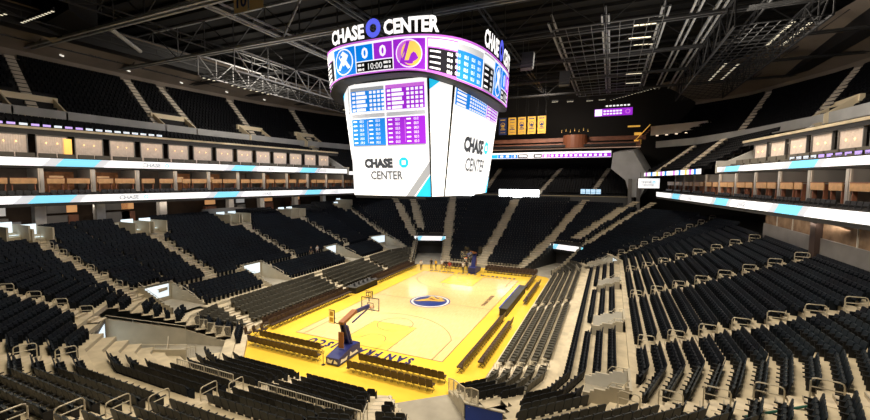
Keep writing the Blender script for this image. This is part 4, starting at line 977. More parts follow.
for sg in (-1, 1):
    nm = SIDE[sg][0]
    UPP['upper_terrace'] = [on_path_x(sg, y, 0) for y in ((-17.0, .8, 16.2, 29.3) if sg < 0 else (9.2, 24.5))]
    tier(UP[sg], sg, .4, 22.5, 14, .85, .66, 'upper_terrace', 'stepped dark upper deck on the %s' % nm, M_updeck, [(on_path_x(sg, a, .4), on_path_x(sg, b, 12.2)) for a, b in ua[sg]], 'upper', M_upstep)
    mb = MB(); P0, P1 = offs(UP[sg], 0, sg), offs(UP[sg], .35, sg)
    for k in range(len(P0)-1):
        a, b, c_, d_ = P0[k], P0[k+1], P1[k+1], P1[k]
        mb.quad((*a, 21.9), (*b, 21.9), (*b, 23.25), (*a, 23.25)); mb.quad((*a, 23.25), (*b, 23.25), (*c_, 23.25), (*d_, 23.25), 1); mb.quad((*d_, 21.9), (*c_, 21.9), (*c_, 23.25), (*d_, 23.25)); mb.quad((*a, 21.9), (*b, 21.9), (*c_, 21.9), (*d_, 21.9))
    struct(mb.build('parapet', [mat('parapet_grey', (.4, .395, .385), .7, var=.1, scale=.5), M_conc]), 'grey parapet along the front of the %s upper deck' % nm)
    # mid loge rows between suite roof and parapet
    mb = MB(); P0, P1 = offs(UP[sg], 0.1, sg), offs(UP[sg], 14, sg)
    for k in range(len(P0)-1): mb.quad((*P0[k], 21.85), (*P0[k+1], 21.85), (*P1[k+1], 31), (*P1[k], 31))
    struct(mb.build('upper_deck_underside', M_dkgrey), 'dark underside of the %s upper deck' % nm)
    # portals in the upper deck
    for k, y in enumerate({-1: (-17.0, .8, 16.2, 29.3), 1: (9.2, 24.5)}[sg]):
        x, _ = on_path_x(sg, y, 0); ro = empty('upper_portal', (x, y, 22.2)); mb = MB(); W = 2.7
        for yy in (-W, W-.2):
            mb = MB(); mb.add([(0, yy, -.3), (sg*3.2, yy, -.3), (sg*3.2, yy, 3.0), (0, yy, .9), (0, yy+.2, -.3), (sg*3.2, yy+.2, -.3), (sg*3.2, yy+.2, 3.0), (0, yy+.2, .9)], [(0, 1, 2, 3), (4, 5, 6, 7), (3, 2, 6, 7), (0, 3, 7, 4), (1, 2, 6, 5)]); mb.build('side_wall', mat('beige_portal', (.85, .72, .5), .7), ro)
        mb = MB(); mb.obox((sg*3.0, -W-.3, 2.2), (sg*.5, 0, 0), (0, 2*W+.6, 0), (0, 0, .85)); mb.build('lintel', MATS['beige_portal'], ro)
        mb = MB(); mb.obox((sg*3.1, -W, -.3), (sg*.1, 0, 0), (0, 2*W, 0), (0, 0, 2.5)); mb.build('back_wall', M_wall, ro)
        mb = MB(); mb.add([(sg*-.1, -1.6, .0), (sg*-.1, 1.6, 0), (sg*1.0, 1.0, -1.6), (sg*1.0, -1.0, -1.6), (sg*1.5, -1.6, 0), (sg*1.5, 1.6, 0)], [(0, 1, 2, 3), (1, 5, 2), (0, 3, 4), (4, 3, 2, 5)]); mb.build('corbel', MATS['beige_portal'], ro)
        tag(ro, 'beige stepped entrance box breaking the %s upper parapet, %s from the camera' % (nm, nth(k+1)), 'portal', None)
    # loge seats
    tier([(p[0]-sg*5.6, p[1]) for p in UP[sg][:3]], sg, 0, (20.4 if sg < 0 else 19.6), 5, .9, .2, 'loge_terrace', 'stepped loge floor under the %s upper parapet' % nm, M_updeck, [], 'upper', M_upstep)
for k, y in enumerate((13.6, 10.4)):
    x, _ = on_path_x(1, y, 0); ro = empty('parapet_screen', (x-.1, y, 22.2)); mb = MB(); mb.box((-.08, 0, .75), (.12, 1.5, 1.5)); mb.bar((.05, 0, .3), (.2, 0, .3), .1); mb.build('casing', M_black, ro); mb = MB(); mb.box((-.15, 0, .75), (.02, 1.4, 1.4)); mb.build('display', mat('screen_indigo', (.2, .12, .75), .5, emit=.8), ro); tag(ro, 'violet square screen on the right upper parapet, %s from the far side' % nth(k+1), 'screen')
# mid tiers past the suites
MID = {1: [(30.6, 20.5), (28.6, 33), (25.6, 48)], -1: [(-30.4, 25.2), (-28.0, 40), (-24, 50)]}
for sg in (-1, 1):
    nm = SIDE[sg][0]; P = MID[sg]
    al = [((29.4, 27.5), (35.3, 31.5)), ((27.0, 41), (33.4, 44.5))] if sg > 0 else [((-28.5, 36), (-35, 39))]
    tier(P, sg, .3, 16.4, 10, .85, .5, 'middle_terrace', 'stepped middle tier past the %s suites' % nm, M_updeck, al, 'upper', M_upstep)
    o0 = Vector((P[0][0], P[0][1], 15.7)); root = empty('ribbon_screen', o0); mb = MB(); sc = MB()
    Q0, Q1 = offs(P, -.05, sg), offs(P, .4, sg)
    for k in range(len(P)-1):
        a, b, c_, d_ = [Vector((*q, 0)) for q in (P[k], P[k+1], Q1[k+1], Q1[k])]; zz = Vector((0, 0, 15.7)); H = Vector((0, 0, .7))
        mb.quad(a+zz-o0, b+zz-o0, b+zz+H-o0, a+zz+H-o0); mb.quad(a+zz+H-o0, b+zz+H-o0, c_+zz+H-o0, d_+zz+H-o0); mb.quad(a+zz-o0, b+zz-o0, c_+zz-o0, d_+zz-o0)
        e = [Vector((*q, 0)) for q in (Q0[k], Q0[k+1])]; n = 14
        for q in range(n):
            p, r_ = e[0].lerp(e[1], q/n), e[0].lerp(e[1], (q+1)/n); sc.quad(p+zz-o0, r_+zz-o0, r_+zz+H-o0, p+zz+H-o0, (0, 0, 1, 0, 2, 0, 3, 0, 0, 1, 0, 0, 2, 0)[q])
    mb.build('housing', M_dkgrey, root); sc.build('screen', [M_white, M_blue2, M_mag, M_gold], root); tag(root, 'thin coloured ribbon screen in front of the %s middle tier' % nm, 'ribbon screen')
# far end upper tier
FE = [(-31, 50.6), (22.5, 50.6)]
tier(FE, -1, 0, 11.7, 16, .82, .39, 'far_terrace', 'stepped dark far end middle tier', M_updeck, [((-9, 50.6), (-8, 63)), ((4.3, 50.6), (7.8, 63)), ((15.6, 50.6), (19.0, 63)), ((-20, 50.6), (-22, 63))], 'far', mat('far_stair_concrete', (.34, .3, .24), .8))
mb = MB(); mb.box((-4, 50.1, 11.36), (56, .5, .12)); struct(mb.build('trim_far', M_conc), 'pale rail cap below the far end middle tier')
mb = MB(); mb.box((-4, 50.1, 10.3), (56, .3, 2.0)); struct(mb.build('wall_far_lower', mat('far_parapet', (.09, .09, .09), .7)), 'grey parapet below the far end middle tier')
for k, (x0, x1, z0, z1, m) in enumerate(((-4.9, 4.6, 10.75, 12.6, 'w'), (13.4, 17.6, 11.9, 12.9, 'c'), (-17, -11, 10.9, 12.4, 'w'), (-29, -23.5, 14.2, 15.8, 'w'))):
    ro = empty('lit_portal', ((x0+x1)/2, 49.9, z0)); w = (x1-x0)/2; h = z1-z0
    mb = MB(); mb.obox((-w, 0, 0), (2*w, 0, 0), (0, .05, 0), (0, 0, h)); mb.build('light_panel', mat('bright_hall_light', (.95, .98, 1), .5, emit=5) if m == 'w' else mat('blue_white_panel', (.5, .75, 1), .5, emit=.9), ro)
    mb = MB()
    for q in range(5): mb.obox((-w+2*w*q/4-.06, -.08, -.1), (.12, 0, 0), (0, .08, 0), (0, 0, h+.2))
    mb.obox((-w, -.06, h*.33), (2*w, 0, 0), (0, .05, 0), (0, 0, .05)); mb.build('frame', M_dkgrey, ro)
    tag(ro, 'bright lit opening in the far end tier, %s' % ('below the ribbon screen centre', 'small bluish one at right', 'left one behind the scoreboard', 'highest one at far left')[k], 'portal')
# tier seats as one mass (background)
def mass(key, name, lab, m):
    tv = np.array([(-.25, .1, .3), (.25, .1, .3), (.25, .22, .84), (-.25, .22, .84), (-.25, .2, .3), (.25, .2, .3), (.25, .3, .84), (-.25, .3, .84), (-.22, -.06, .42), (.22, -.06, .42), (.22, .04, .66), (-.22, .04, .66)])
    tf = [(0, 1, 2, 3), (5, 4, 7, 6), (3, 2, 6, 7), (1, 5, 6, 2), (4, 0, 3, 7), (8, 9, 10, 11), (9, 1, 2, 10), (0, 8, 11, 3)]; vs = []; fs = []
    for p, an in TIERSEAT[key]:
        q = screen(p)
        if not q or not -150 < q[0] < 1020 or q[1] < -120: continue
        c, sn = math.cos(an), math.sin(an); b = len(vs)*len(tv); P = tv.copy(); P[:, 0] = tv[:, 0]*c-tv[:, 1]*sn+p.x; P[:, 1] = tv[:, 0]*sn+tv[:, 1]*c+p.y; P[:, 2] += p.z; vs.append(P); fs += [tuple(b+k for k in f) for f in tf]
    me = bpy.data.meshes.new(name); me.from_pydata(np.concatenate(vs).tolist(), [], fs); me.materials.append(m); o = bpy.data.objects.new(name, me); COL.objects.link(o); tag(o, lab, 'seats', kind='stuff')
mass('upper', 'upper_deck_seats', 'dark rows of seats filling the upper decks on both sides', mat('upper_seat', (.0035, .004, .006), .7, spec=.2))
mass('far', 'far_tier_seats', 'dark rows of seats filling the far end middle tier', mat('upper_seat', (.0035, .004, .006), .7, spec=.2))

# ------------------------------------------------------------------ far end: screens, bridge, banners
root = empty('ribbon_screen', (-3, 51.5, 19.9)); mb = MB(); mb.box((0, .25, .7), (45, .4, 1.7)); mb.build('housing', M_black, root)
fn = lambda u, v, d: (u-22.3, -d, v); mb = MB()
mb.mrect(fn, 0, 0, 44.6, 1.35, 0, 0)
seg = [(0, 17.5, 1), (17.5, 19.6, 2), (19.6, 23.0, 1), (23.0, 24.4, 3), (24.4, 26.8, 5), (26.8, 28.0, 0), (28, 30, 5), (30, 31.6, 6), (31.6, 44.6, 4)]
for a, b, m in seg: mb.mrect(fn, a+.04, .1, b-.04, .95, m, .02)
mb.mrect(fn, 23.5, .25, 23.9, .8, 0, .03); mb.mrect(fn, 30.6, .25, 31.0, .8, 0, .03); mb.mrect(fn, 24.7, .35, 26.5, .7, 0, .03); mb.mrect(fn, 28.4, .35, 29.7, .7, 0, .03)
for q in range(12):
    mb.mrect(fn, 32.0+q*1.02, .3, 32.55+q*1.02, .75, 0, .03)
    mb.mrect(fn, 5+q*1.02, .3, 5.55+q*1.02, .75, 0, .03)
mb.mrect(fn, 20.2, .3, 20.9, .75, 0, .03); mb.mrect(fn, 21.6, .3, 22.3, .75, 0, .03)
mb.build('screen', [M_white, M_blue2, M_cyan, M_blue, M_purp, M_lblack, M_mag], root); tag(root, 'long blue and purple statistics ribbon screen across the far end', 'ribbon screen')
mb = MB(); mb.box((-4, 60, 22.6), (56, 16, .5)); struct(mb.build('far_balcony_slab', M_black), 'black slab above the far ribbon screen')
root = empty('bridge_bar', (-2, 53.5, 22)); mb = MB(); mb.box((1, 0, .6), (52, 1.2, 1.25)); mb.build('lower_fascia', M_brown, root)
mb = MB(); mb.box((5, 1.4, 2.2), (46, 1.0, .9)); mb.build('upper_fascia', M_brown, root)
mb = MB(); mb.add([v for q in range(20) for v in ((13.7+2.6*math.cos(q*math.pi/10), -.2+2.0*math.sin(q*math.pi/10), .1), (13.7+2.6*math.cos(q*math.pi/10), -.2+2.0*math.sin(q*math.pi/10), 3.0))], [(2*q, (2*q+2) % 40, (2*q+3) % 40, 2*q+1) for q in range(20)]+[tuple(2*q+1 for q in range(20))]); mb.build('round_bar', mat('copper_drum', (.28, .1, .05), .45), root)
mb = MB(); mb.box((1, -.62, .04), (52, .05, .12)); mb.build('under_light', mat('warm_strip', (1, .7, .5), .5, emit=.35), root)
tag(root, 'brown clad bridge bar with round counter above the far end', 'bridge')
for k in range(7):
    mb = MB(); mb.tube([(0, 0, 0), (0, 0, .55)], .02, 4); mb.tube([(0, 0, -.05), (0, 0, .02), (0, 0, .1)], [.03, .11, .03], 8); o = mb.build('pendant_lamp', mat('amber_lamp', (1, .65, .2), .5, emit=.8)); o.location = (8.6+k*.95, 54.3, 25.9+.25*(k % 2)); tag(o, 'small amber pendant lamp above the bridge bar, %s from left' % nth(k+1), 'lamp', 'pendant lamps of the bridge bar')
root = empty('lit_stairway', (25.2, 54, 22.2)); mb = MB()
for q in range(9): mb.obox((-1.6+q*.35, 0, q*.42), (.4, 0, 0), (0, 1.6, 0), (0, 0, .12))
mb.build('steps', M_brown, root); mb = MB(); mb.bar((-1.6, 0, .9), (1.5, 0, 4.6), .12); mb.bar((-1.6, 1.6, .9), (1.5, 1.6, 4.6), .12); mb.obox((-1.4, 1.7, .6), (1.4, 0, 0), (0, .1, 0), (0, 0, 2.6)); mb.obox((-2.8, -.2, 4.2), (2.4, 0, 0), (0, .3, 0), (0, 0, .3)); mb.build('lit_side', mat('amber_glow_panel', (.95, .5, .08), .6, emit=.6), root); tag(root, 'amber lit stairway at the right end of the bridge bar', 'stairway')
# right of it: lit soffit with downlights
mb = MB(); mb.quad((27, 56, 24.6), (38.5, 54.5, 25.3), (38.5, 54.5, 27.2), (27, 56, 26.6)); struct(mb.build('far_right_fascia', mat('pale_fascia', (.75, .66, .58), .7)), 'pale soffit band right of the bridge bar')
for k in range(6):
    mb = MB(); mb.box((0, 0, 0), (.5, .2, .2)); mb.box((0, -.11, -.02), (.34, .04, .12)); o = mb.build('downlight', mat('downlight_lens', (1, .8, .6), .5, emit=1)); o.location = (28.2+1.75*k, 55.3-.2*k, 24.5+.1*k); tag(o, 'small warm downlight, %s right of the amber stairway' % nth(k+1), 'downlight', 'downlights beside the amber stairway')
# banners
for k in range(5):
    x = -4.75+2.28*k; root = empty('championship_banner', (x, 52, 29.6)); mm = M_navy if k == 0 else M_yel; nv = M_yel if k == 0 else M_navy
    mb = MB(); mb.add([(-.93, 0, 0), (.93, 0, 0), (.93, .06, -2), (.93, 0, -4.0), (-.93, 0, -4.0), (-.93, .06, -2)], [(0, 1, 2, 5), (5, 2, 3, 4)]); mb.build('cloth', mm, root)
    fn = lambda u, v, d: (u, -.03-d, v); mb = MB()
    mb.mrect(fn, -.6, -.58, .6, -.36, 0, 0)
    if k != 1: mb.mdisc(fn, (0, -1.65), .55, .55, 0, .005, 20); mb.mdisc(fn, (0, -1.55), .4, .32, 1, .01, 16, 0, 180); mb.mpoly(fn, [(-.5, -1.8), (-.05, -1.3), (.05, -1.3), (.5, -1.8), (.3, -1.8), (0, -1.5), (-.3, -1.8)], 1, .012)
    else: mb.mrect(fn, -.5, -1.2, .5, -1.1, 0, .0); mb.mrect(fn, -.5, -2.0, .5, -1.9, 0, .0)
    mb.mrect(fn, -.6, -2.85, .6, -2.68, 0, 0); mb.mrect(fn, -.38, -2.5, .38, -2.34, 0, 0)
    mb.mrect(fn, -.6, -3.5, .6, -3.42, 0, 0); mb.build('lettering', [nv, mm], root)
    mb = MB(); mb.bar((-1, 0, .04), (1, 0, .04), .07); mb.bar((-.9, 0, 0), (-.9, 0, 4.4), .02); mb.bar((.9, 0, 0), (.9, 0, 4.4), .02); mb.build('hanger', M_trussd, root)
    tag(root, '%s championship banner, %s from the scoreboard side' % ('navy' if k == 0 else 'yellow', nth(k+1)), 'banner', 'championship banners at the far end')
# purple hanging screen and white sign
root = empty('hanging_screen', (19.4, 51, 28.6)); mb = MB(); mb.box((0, .2, .8), (7.6, .3, 1.8)); mb.bar((-3, .2, 1.6), (-3, .2, 5.5), .08); mb.bar((3, .2, 1.6), (3, .2, 5.5), .08); mb.build('housing', M_black, root)
fn = lambda u, v, d: (u-3.7, -d, v); mb = MB(); mb.mrect(fn, 0, 0, 7.4, 1.55, 0, 0); mb.mrect(fn, .1, .1, 1.5, 1.45, 1, .02)
for q in range(6): mb.mrect(fn, 1.8+.62*q, .85, 2.25+.62*q, 1.2, 1, .02); mb.mrect(fn, 1.8+.62*q, .3, 2.25+.62*q, .6, 1, .02)
mb.mdisc(fn, (6.5, .8), .5, .5, 2, .02, 14, inner=.6)
for q in range(7): mb.mrect(fn, 2.2+.7*q, 1.95, 2.65+.7*q, 2.25, 1, .0)
mb.build('screen', [M_purp, M_white, M_mag], root); tag(root, 'small hanging purple screen with white square at the far end', 'screen')
root = empty('sign_screen', (26.3, 45.6, 13.35)); mb = MB(); mb.box((0, .2, .95), (3.9, .3, 2.1)); mb.bar((-1.5, .2, 1.9), (-1.5, .2, 3.1), .08); mb.bar((1.5, .2, 1.9), (1.5, .2, 3.1), .08); mb.build('housing', M_black, root)
fn = lambda u, v, d: (u-1.85, -d, v); mb = MB(); mb.mrect(fn, 0, 0, 3.7, 1.9, 0, .06); mb.mtext(fn, 'CHASE', .4, .98, .46, 1, .08, bold=.06); mb.mdisc(fn, (2.75, 1.17), .24, .24, 2, .08, 14, inner=.5); mb.mtext(fn, 'CENTER', .6, .38, .42, 1, .08, bold=.05); mb.build('screen', [M_white, M_ledgrey, M_cyan], root); tag(root, 'small white sign screen with grey letters in the far right corner', 'sign')
# pale wedge wall
mb = MB(); A = [(19.7, 20.6), (23.4, 21.0), (26.6, 15.3), (25.1, 11.3), (23.2, 11.5), (22.2, 14.9), (19.4, 17.3)]
mb.add([(x, 49.0, z) for x, z in A]+[(x+1.5, 56, z+1) for x, z in A], [tuple(range(7))]+[(k, (k+1) % 7, (k+1) % 7+7, k+7) for k in range(7)])
struct(mb.build('wall_far_wedge', mat('wedge_grey', (.5, .51, .54), .6, var=.15, scale=.3)), 'pale grey wedge shaped wall at the far right of the end tier')
for k, x in enumerate((23.1, 24.7)):
    mb = MB(); mb.box((x, 48.3, 11.6), (.7, .7, 7.2)); struct(mb.build('pillar', M_grey), 'grey pillar under the wedge wall')
# ------------------------------------------------------------------ centre hung scoreboard
SBX, SBY = -.55, -.26
c_, bt, bb, at, ab, ee, eb, zt, zb = 4.42, 9.02, 8.08, 6.4, 5.15, 7.3, 6.6, 24.1, 13.07
ef, eg = 8.6, 7.8
sb = empty('scoreboard', (SBX, SBY, zb)); tag(sb, 'huge centre hung scoreboard with white screens above the court', 'scoreboard')
def face(B0, B1, T0, T1, bulge):
    B0, B1, T0, T1 = [Vector((x, y, z-zb)) for x, y, z in (B0, B1, T0, T1)]
    n = (B1-B0).cross(T0-B0).normalized()
    def fn(u, v, d): return B0*(1-u)*(1-v)+B1*u*(1-v)+T0*(1-u)*v+T1*u*v+n*(d+bulge*4*u*(1-u))
    return fn, (B1-B0).length, (T0-B0).length
SBM = [M_white, M_blue2, M_purp, M_mag, M_ledgrey, M_ledtxt, M_cyan, M_ledfaint, M_lblack, M_gold, M_blue, M_black, mat('led_mid_grey', (.13, .135, .145), .6, emit=.8, spec=.1)]
def cells(mb, fn, u0, v0, u1, v1, rows, spec, d, W, H):
    # spec: list of (ustart, text or None width) fractions
    rh = (v1-v0)/rows
    for r in range(rows):
        v = v1-(r+.78)*rh
        for u, txt in spec: mb.mtext(fn, txt, u0+(u1-u0)*u, v, rh*.55, 0, d, su=H/W)
def end_face(mb, fn, W, H, flip=False):
    k = 1/W
    mb.mrect(fn, 0, 0, 1, 1, 0, 0, 8)
    # roster tables
    for u0, u1, m in ((.03, .475, 1), (.495, .96, 2)):
        mb.mrect(fn, u0, .755, u1, .935, m, .02, 5); mb.mrect(fn, u0, .935, u1, .965, 3 if m == 2 else 4, .02, 5)
        for r in range(5):
            v = .935-(r+.82)*.036
            mb.mrect(fn, u0+.02, v, u0+.06, v+.02, 0, .03); mb.mrect(fn, u0+.075, v-.002, u0+.2+.02*(r % 2), v+.024, 0, .03)
            for q in range(4): mb.mrect(fn, u0+.255+.052*q, v, u0+.288+.052*q, v+.022, 0, .03)
        mb.mrect(fn, u0, .455, u1, .69, m, .02, 5); mb.mrect(fn, u0, .70, u1, .735, 7, .02, 5); mb.mrect(fn, u0, .445, u1, .455, 4, .02, 5)
        mb.mrect(fn, (u0+u1)/2-.012, .475, (u0+u1)/2-.004, .67, 3 if m == 2 else 7, .03)
        for r in range(6):
            v = .69-(r+.8)*.038
            for b in (u0+.02, (u0+u1)/2+.012): mb.mrect(fn, b, v+.004, b+.05, v+.016, 0, .03); mb.mtext(fn, '00.0', b+.085, v-.001, .024, 0, .03, su=H/W, wid=.8)
    mb.mtext(fn, 'WELCOME TO', .2, .375, .03, 0, .02, su=H/W, wid=1.15)
    mb.mtext(fn, 'CHASE', .175, .258, .075, 5, .02, su=H/W, wid=.92, bold=.075)
    lx, ly, lr = .685, .297, .045
    for q in range(4):
        a = R(90*q); P = [(-1, .45), (-.42, 1), (.45, 1), (.45, .42), (-.42, .42)]
        mb.mpoly(fn, [(lx+(x*math.cos(a)-y*math.sin(a))*lr*H/W, ly+(x*math.sin(a)+y*math.cos(a))*lr) for x, y in P], 6, .02)
    mb.mtext(fn, 'CENTER', .25, .15, .075, 12, .03, su=H/W, wid=.86, bold=.03)
    mb.mpoly(fn, [(.70, 0), (.80, 0), (1, .2), (1, .31)], 4, .02); mb.mpoly(fn, [(.82, 0), (1, 0), (1, .19)], 6, .02)
def side_face(mb, fn, W, H):
    mb.mrect(fn, 0, 0, 1, 1, 0, 0, 60)
    mb.mrect(fn, .03, .80, .60, .955, 1, .02, 8); mb.mrect(fn, .62, .80, .97, .955, 2, .02, 5)
    for r in range(5):
        v = .955-(r+.85)*.031
        mb.mrect(fn, .05, v, .19, v+.018, 0, .03)
        for q in range(8): mb.mrect(fn, .25+.043*q, v, .278+.043*q, v+.018, 0, .03)
        mb.mrect(fn, .64, v, .74, v+.018, 0, .03)
        for q in range(5): mb.mrect(fn, .76+.04*q, v, .786+.04*q, v+.018, 0, .03)
    mb.mtext(fn, 'WELCOME TO', .27, .63, .045, 7, .05, su=H/W, wid=1.25)
    mb.mtext(fn, 'CHASE', .22, .43, .13, 5, .05, su=H/W, wid=.98, bold=.06)
    lx, ly, lr = .735, .50, .065
    for q in range(4):
        a = R(90*q); P = [(-1, .45), (-.42, 1), (.45, 1), (.45, .42), (-.42, .42)]
        mb.mpoly(fn, [(lx+(x*math.cos(a)-y*math.sin(a))*lr*1.25*H/W, ly+(x*math.sin(a)+y*math.cos(a))*lr) for x, y in P], 6, .05)
    mb.mtext(fn, 'CENTER', .27, .24, .13, 12, .09, su=H/W, wid=.9, bold=.025)
    mb.mpoly(fn, [(.89, 0), (.93, 0), (1, .2), (1, .3)], 4, .02); mb.mpoly(fn, [(.94, 0), (1, 0), (1, .19)], 6, .02)
C = [(-c_, -1), (c_, -1)]
fronts = []
for sgn in (-1, 1):
    s = -sgn  # -1: near end face (normal -Y)
    if sgn == -1: f = face((-c_, -bb, zb), (c_, -bb, zb), (-c_, -bt, zt), (c_, -bt, zt), .12)
    else: f = face((c_, bb, zb), (-c_, bb, zb), (c_, bt, zt), (-c_, bt, zt), .12)
    mb = MB(); end_face(mb, *f); o = mb.build('end_screen', SBM, sb); o['label'] = 'white screen with blue and purple roster tables facing the near end' if sgn < 0 else 'white screen facing the far end'
for sgn in (1, -1):
    if sgn == 1: f = face((ab, -eb, zb), (ab, eg, zb), (at, -ee, zt), (at, ef, zt), .4)
    else: f = face((-ab, eg, zb), (-ab, -eb, zb), (-at, ef, zt), (-at, -ee, zt), .4)
    mb = MB(); side_face(mb, *f); o = mb.build('side_screen', SBM, sb); o['label'] = 'white screen with large dark lettering facing the right sideline' if sgn > 0 else 'white screen facing the left sideline'
for sx in (1, -1):
    for sy in (-1, 1):
        a = [(sx*c_, sy*bb, zb), (sx*ab, -eb if sy < 0 else eg, zb), (sx*c_, sy*bt, zt), (sx*at, -ee if sy < 0 else ef, zt)]
        if sx*sy > 0: a = [a[1], a[0], a[3], a[2]]
        f = face(*a, 0); mb = MB(); mb.mrect(f[0], .05, 0, .95, 1, 0, 0)
        mb.mpoly(f[0], [(.05, .9), (.05, 1), (.6, 1)], 6, .02); mb.mpoly(f[0], [(-.04, 0), (.05, 0), (.05, 1), (-.04, 1)], 11, .02); mb.mpoly(f[0], [(.95, 0), (1.04, 0), (1.04, 1), (.95, 1)], 11, .02)
        mb.build('corner_screen', SBM, sb)
mb = MB()   # black core
ring8 = lambda b, a, z, e: [Vector((x, y, z-zb)) for x, y in ((c_, -b), (a, -e), (a, e+1.2), (c_, b), (-c_, b), (-a, e+1.2), (-a, -e), (-c_, -b))]
lo, hi = ring8(bb-.08, ab-.08, zb-.02, eb), ring8(bt-.08, at-.08, zt+.1, ee)
mb.add(lo+hi, [tuple(range(8)), tuple(range(15, 7, -1))]+[(k, (k+1) % 8, (k+1) % 8+8, k+8) for k in range(8)])
mb.box((0, 0, zt-zb+2), (10, 15, 4)); mb.box((-.2, -bb-.02, -.15), (8, .1, .25)); mb.build('black_core', M_black, sb)
# ring
RA, RB, RN = 8.6, 11.2, 3.0
tt = np.linspace(0, 2*np.pi, 1441); rx = RA*np.sign(np.cos(tt))*np.abs(np.cos(tt))**(2/RN); ry = RB*np.sign(np.sin(tt))*np.abs(np.sin(tt))**(2/RN)
cum = np.concatenate([[0], np.cumsum(np.hypot(np.diff(rx), np.diff(ry)))]); PER = cum[-1]; S_FRONT = float(np.interp(1.5*np.pi, tt, cum)); S_RIGHT = 0.
def ringpt(s):
    s = s % PER; x, y = float(np.interp(s, cum, rx)), float(np.interp(s, cum, ry)); e = .05
    x1, y1 = float(np.interp((s+e) % PER, cum, rx)), float(np.interp((s+e) % PER, cum, ry)); d = Vector((x1-x, y1-y, 0)).normalized(); return Vector((x, y, 0)), Vector((d.y, -d.x, 0)), d
RZ0, RZ1 = 24.35, 27.15
def ring_fn(s0):
    def fn(u, v, d):
        p, n, t = ringpt(s0+u); z0 = RZ0-1.0*n.x*n.x; z = z0+(RZ1-z0)*v
        return p+n*(d+.25*(v-.5))+Vector((0, 0, z-zb))
    return fn
mb = MB(); fn = ring_fn(0); nseg = 300
mb.mrect(fn, 0, 0, PER, 1, 0, 0, nseg); mb.mrect(fn, 0, -.06, PER, 0, 11, .06, nseg); mb.mrect(fn, 0, 1, PER, 1.05, 3, .04, nseg); mb.mrect(fn, 0, .0, PER, .05, 3, .03, nseg)
def ring_block(s0):
    fn = ring_fn(s0)
    def pan(a, b, v0, v1, m, d=.03): mb.mrect(fn, a, v0, b, v1, m, d, max(1, int((b-a)/.2)))
    pan(-1.9, -.06, .42, .92, 10); pan(.06, 1.95, .42, .92, 2); mb.mtext(fn, '0', -1.25, .5, .33, 0, .05, su=3.0, wid=1.0, bold=.03); mb.mtext(fn, '0', .65, .5, .33, 0, .05, su=3.0, bold=.03)
    pan(-1.9, 1.95, .08, .39, 8); mb.mtext(fn, '10:00', -.75, .13, .2, 0, .05, su=3.0, wid=.9)
    for a in (-1.75, 1.05):
        for v in (.12, .26): mb.mrect(fn, a, v, a+.4, v+.07, 0, .05); mb.mrect(fn, a+.52, v, a+.7, v+.07, 0, .05)
    pan(-4.9, -2.0, .06, .94, 10); pan(2.05, 4.95, .06, .94, 2)
    mb.mdisc(fn, (-3.45, .5), 1.2, .42, 0, .05, 24); mb.mdisc(fn, (-3.45, .5), 1.08, .38, 1, .06, 24); mb.mpoly(fn, [(-4.3, .3), (-3.6, .62), (-3.3, .62), (-2.6, .3), (-2.9, .26), (-3.45, .5), (-4.0, .26)], 0, .07); mb.mpoly(fn, [(-4.1, .68), (-3.45, .36), (-2.8, .68), (-3.45, .84)], 0, .065)
    mb.mdisc(fn, (3.5, .5), 1.2, .42, 3, .05, 24); mb.mdisc(fn, (3.75, .5), .95, .36, 9, .06, 24); mb.mpoly(fn, [(3.3, .85), (3.6, .85), (3.1, .3), (3.9, .3), (3.85, .2), (2.6, .2)], 2, .07); mb.mdisc(fn, (3.5, .5), 1.2, .42, 0, .065, 24, inner=.93)
    for a, m in ((-8.0, 4), (5.1, 3)):
        pan(a, a+2.9, .04, .96, m); pan(a+.1, a+2.8, .72, .92, 0, .05); pan(a+.1, a+2.8, .08, .68, 8, .05)
        for r in range(4): mb.mrect(fn, a+.25, .57-.15*r, a+1.2, .62-.15*r, 0, .07, 4); mb.mtext(fn, '00.0', a+1.8, .54-.15*r, .09, 0, .08, su=3.0, wid=.85, bold=.03)
ring_block(S_FRONT); ring_block(S_FRONT+PER/2)
for s0 in (0, PER/2):
    fn = ring_fn(s0); ring_block(s0+3.2)
    a0, a1 = -7.6, -5.0
    mb.mrect(fn, -9.2, .06, -4.95, .9, 1, .03, 10); mb.mrect(fn, -9.2, .76, -4.95, .92, 7, .04, 10)
    for r in range(4):
        for q in range(4): mb.mtext(fn, '00.0', -9.0+1.0*q, .58-.155*r, .1, 0, .05, su=3.0, wid=.8)
mb.build('ring_screen', SBM, sb)['label'] = 'oval upper ring screen with scores and team emblems'
mb = MB(); fn = ring_fn(0); mb.mrect(fn, 0, -.05, PER, 1.05, 0, -.35, nseg)
for q in range(60):
    p0, p1 = fn(PER*q/60, 1.05, -.35), fn(PER*(q+1)/60, 1.05, -.35); q0, q1 = fn(PER*q/60, 1.05, .06), fn(PER*(q+1)/60, 1.05, .06); mb.quad(q0, q1, p1, p0)
    p0, p1 = fn(PER*q/60, -.06, -.35), fn(PER*(q+1)/60, -.06, -.35); q0, q1 = fn(PER*q/60, -.06, .06), fn(PER*(q+1)/60, -.06, .06); mb.quad(q0, q1, p1, p0)
    c0 = Vector((0, 0, RZ0-zb)); mb.quad(p0, p1, p1*.6+c0*.4, p0*.6+c0*.4)
mb.build('ring_housing', M_black, sb)
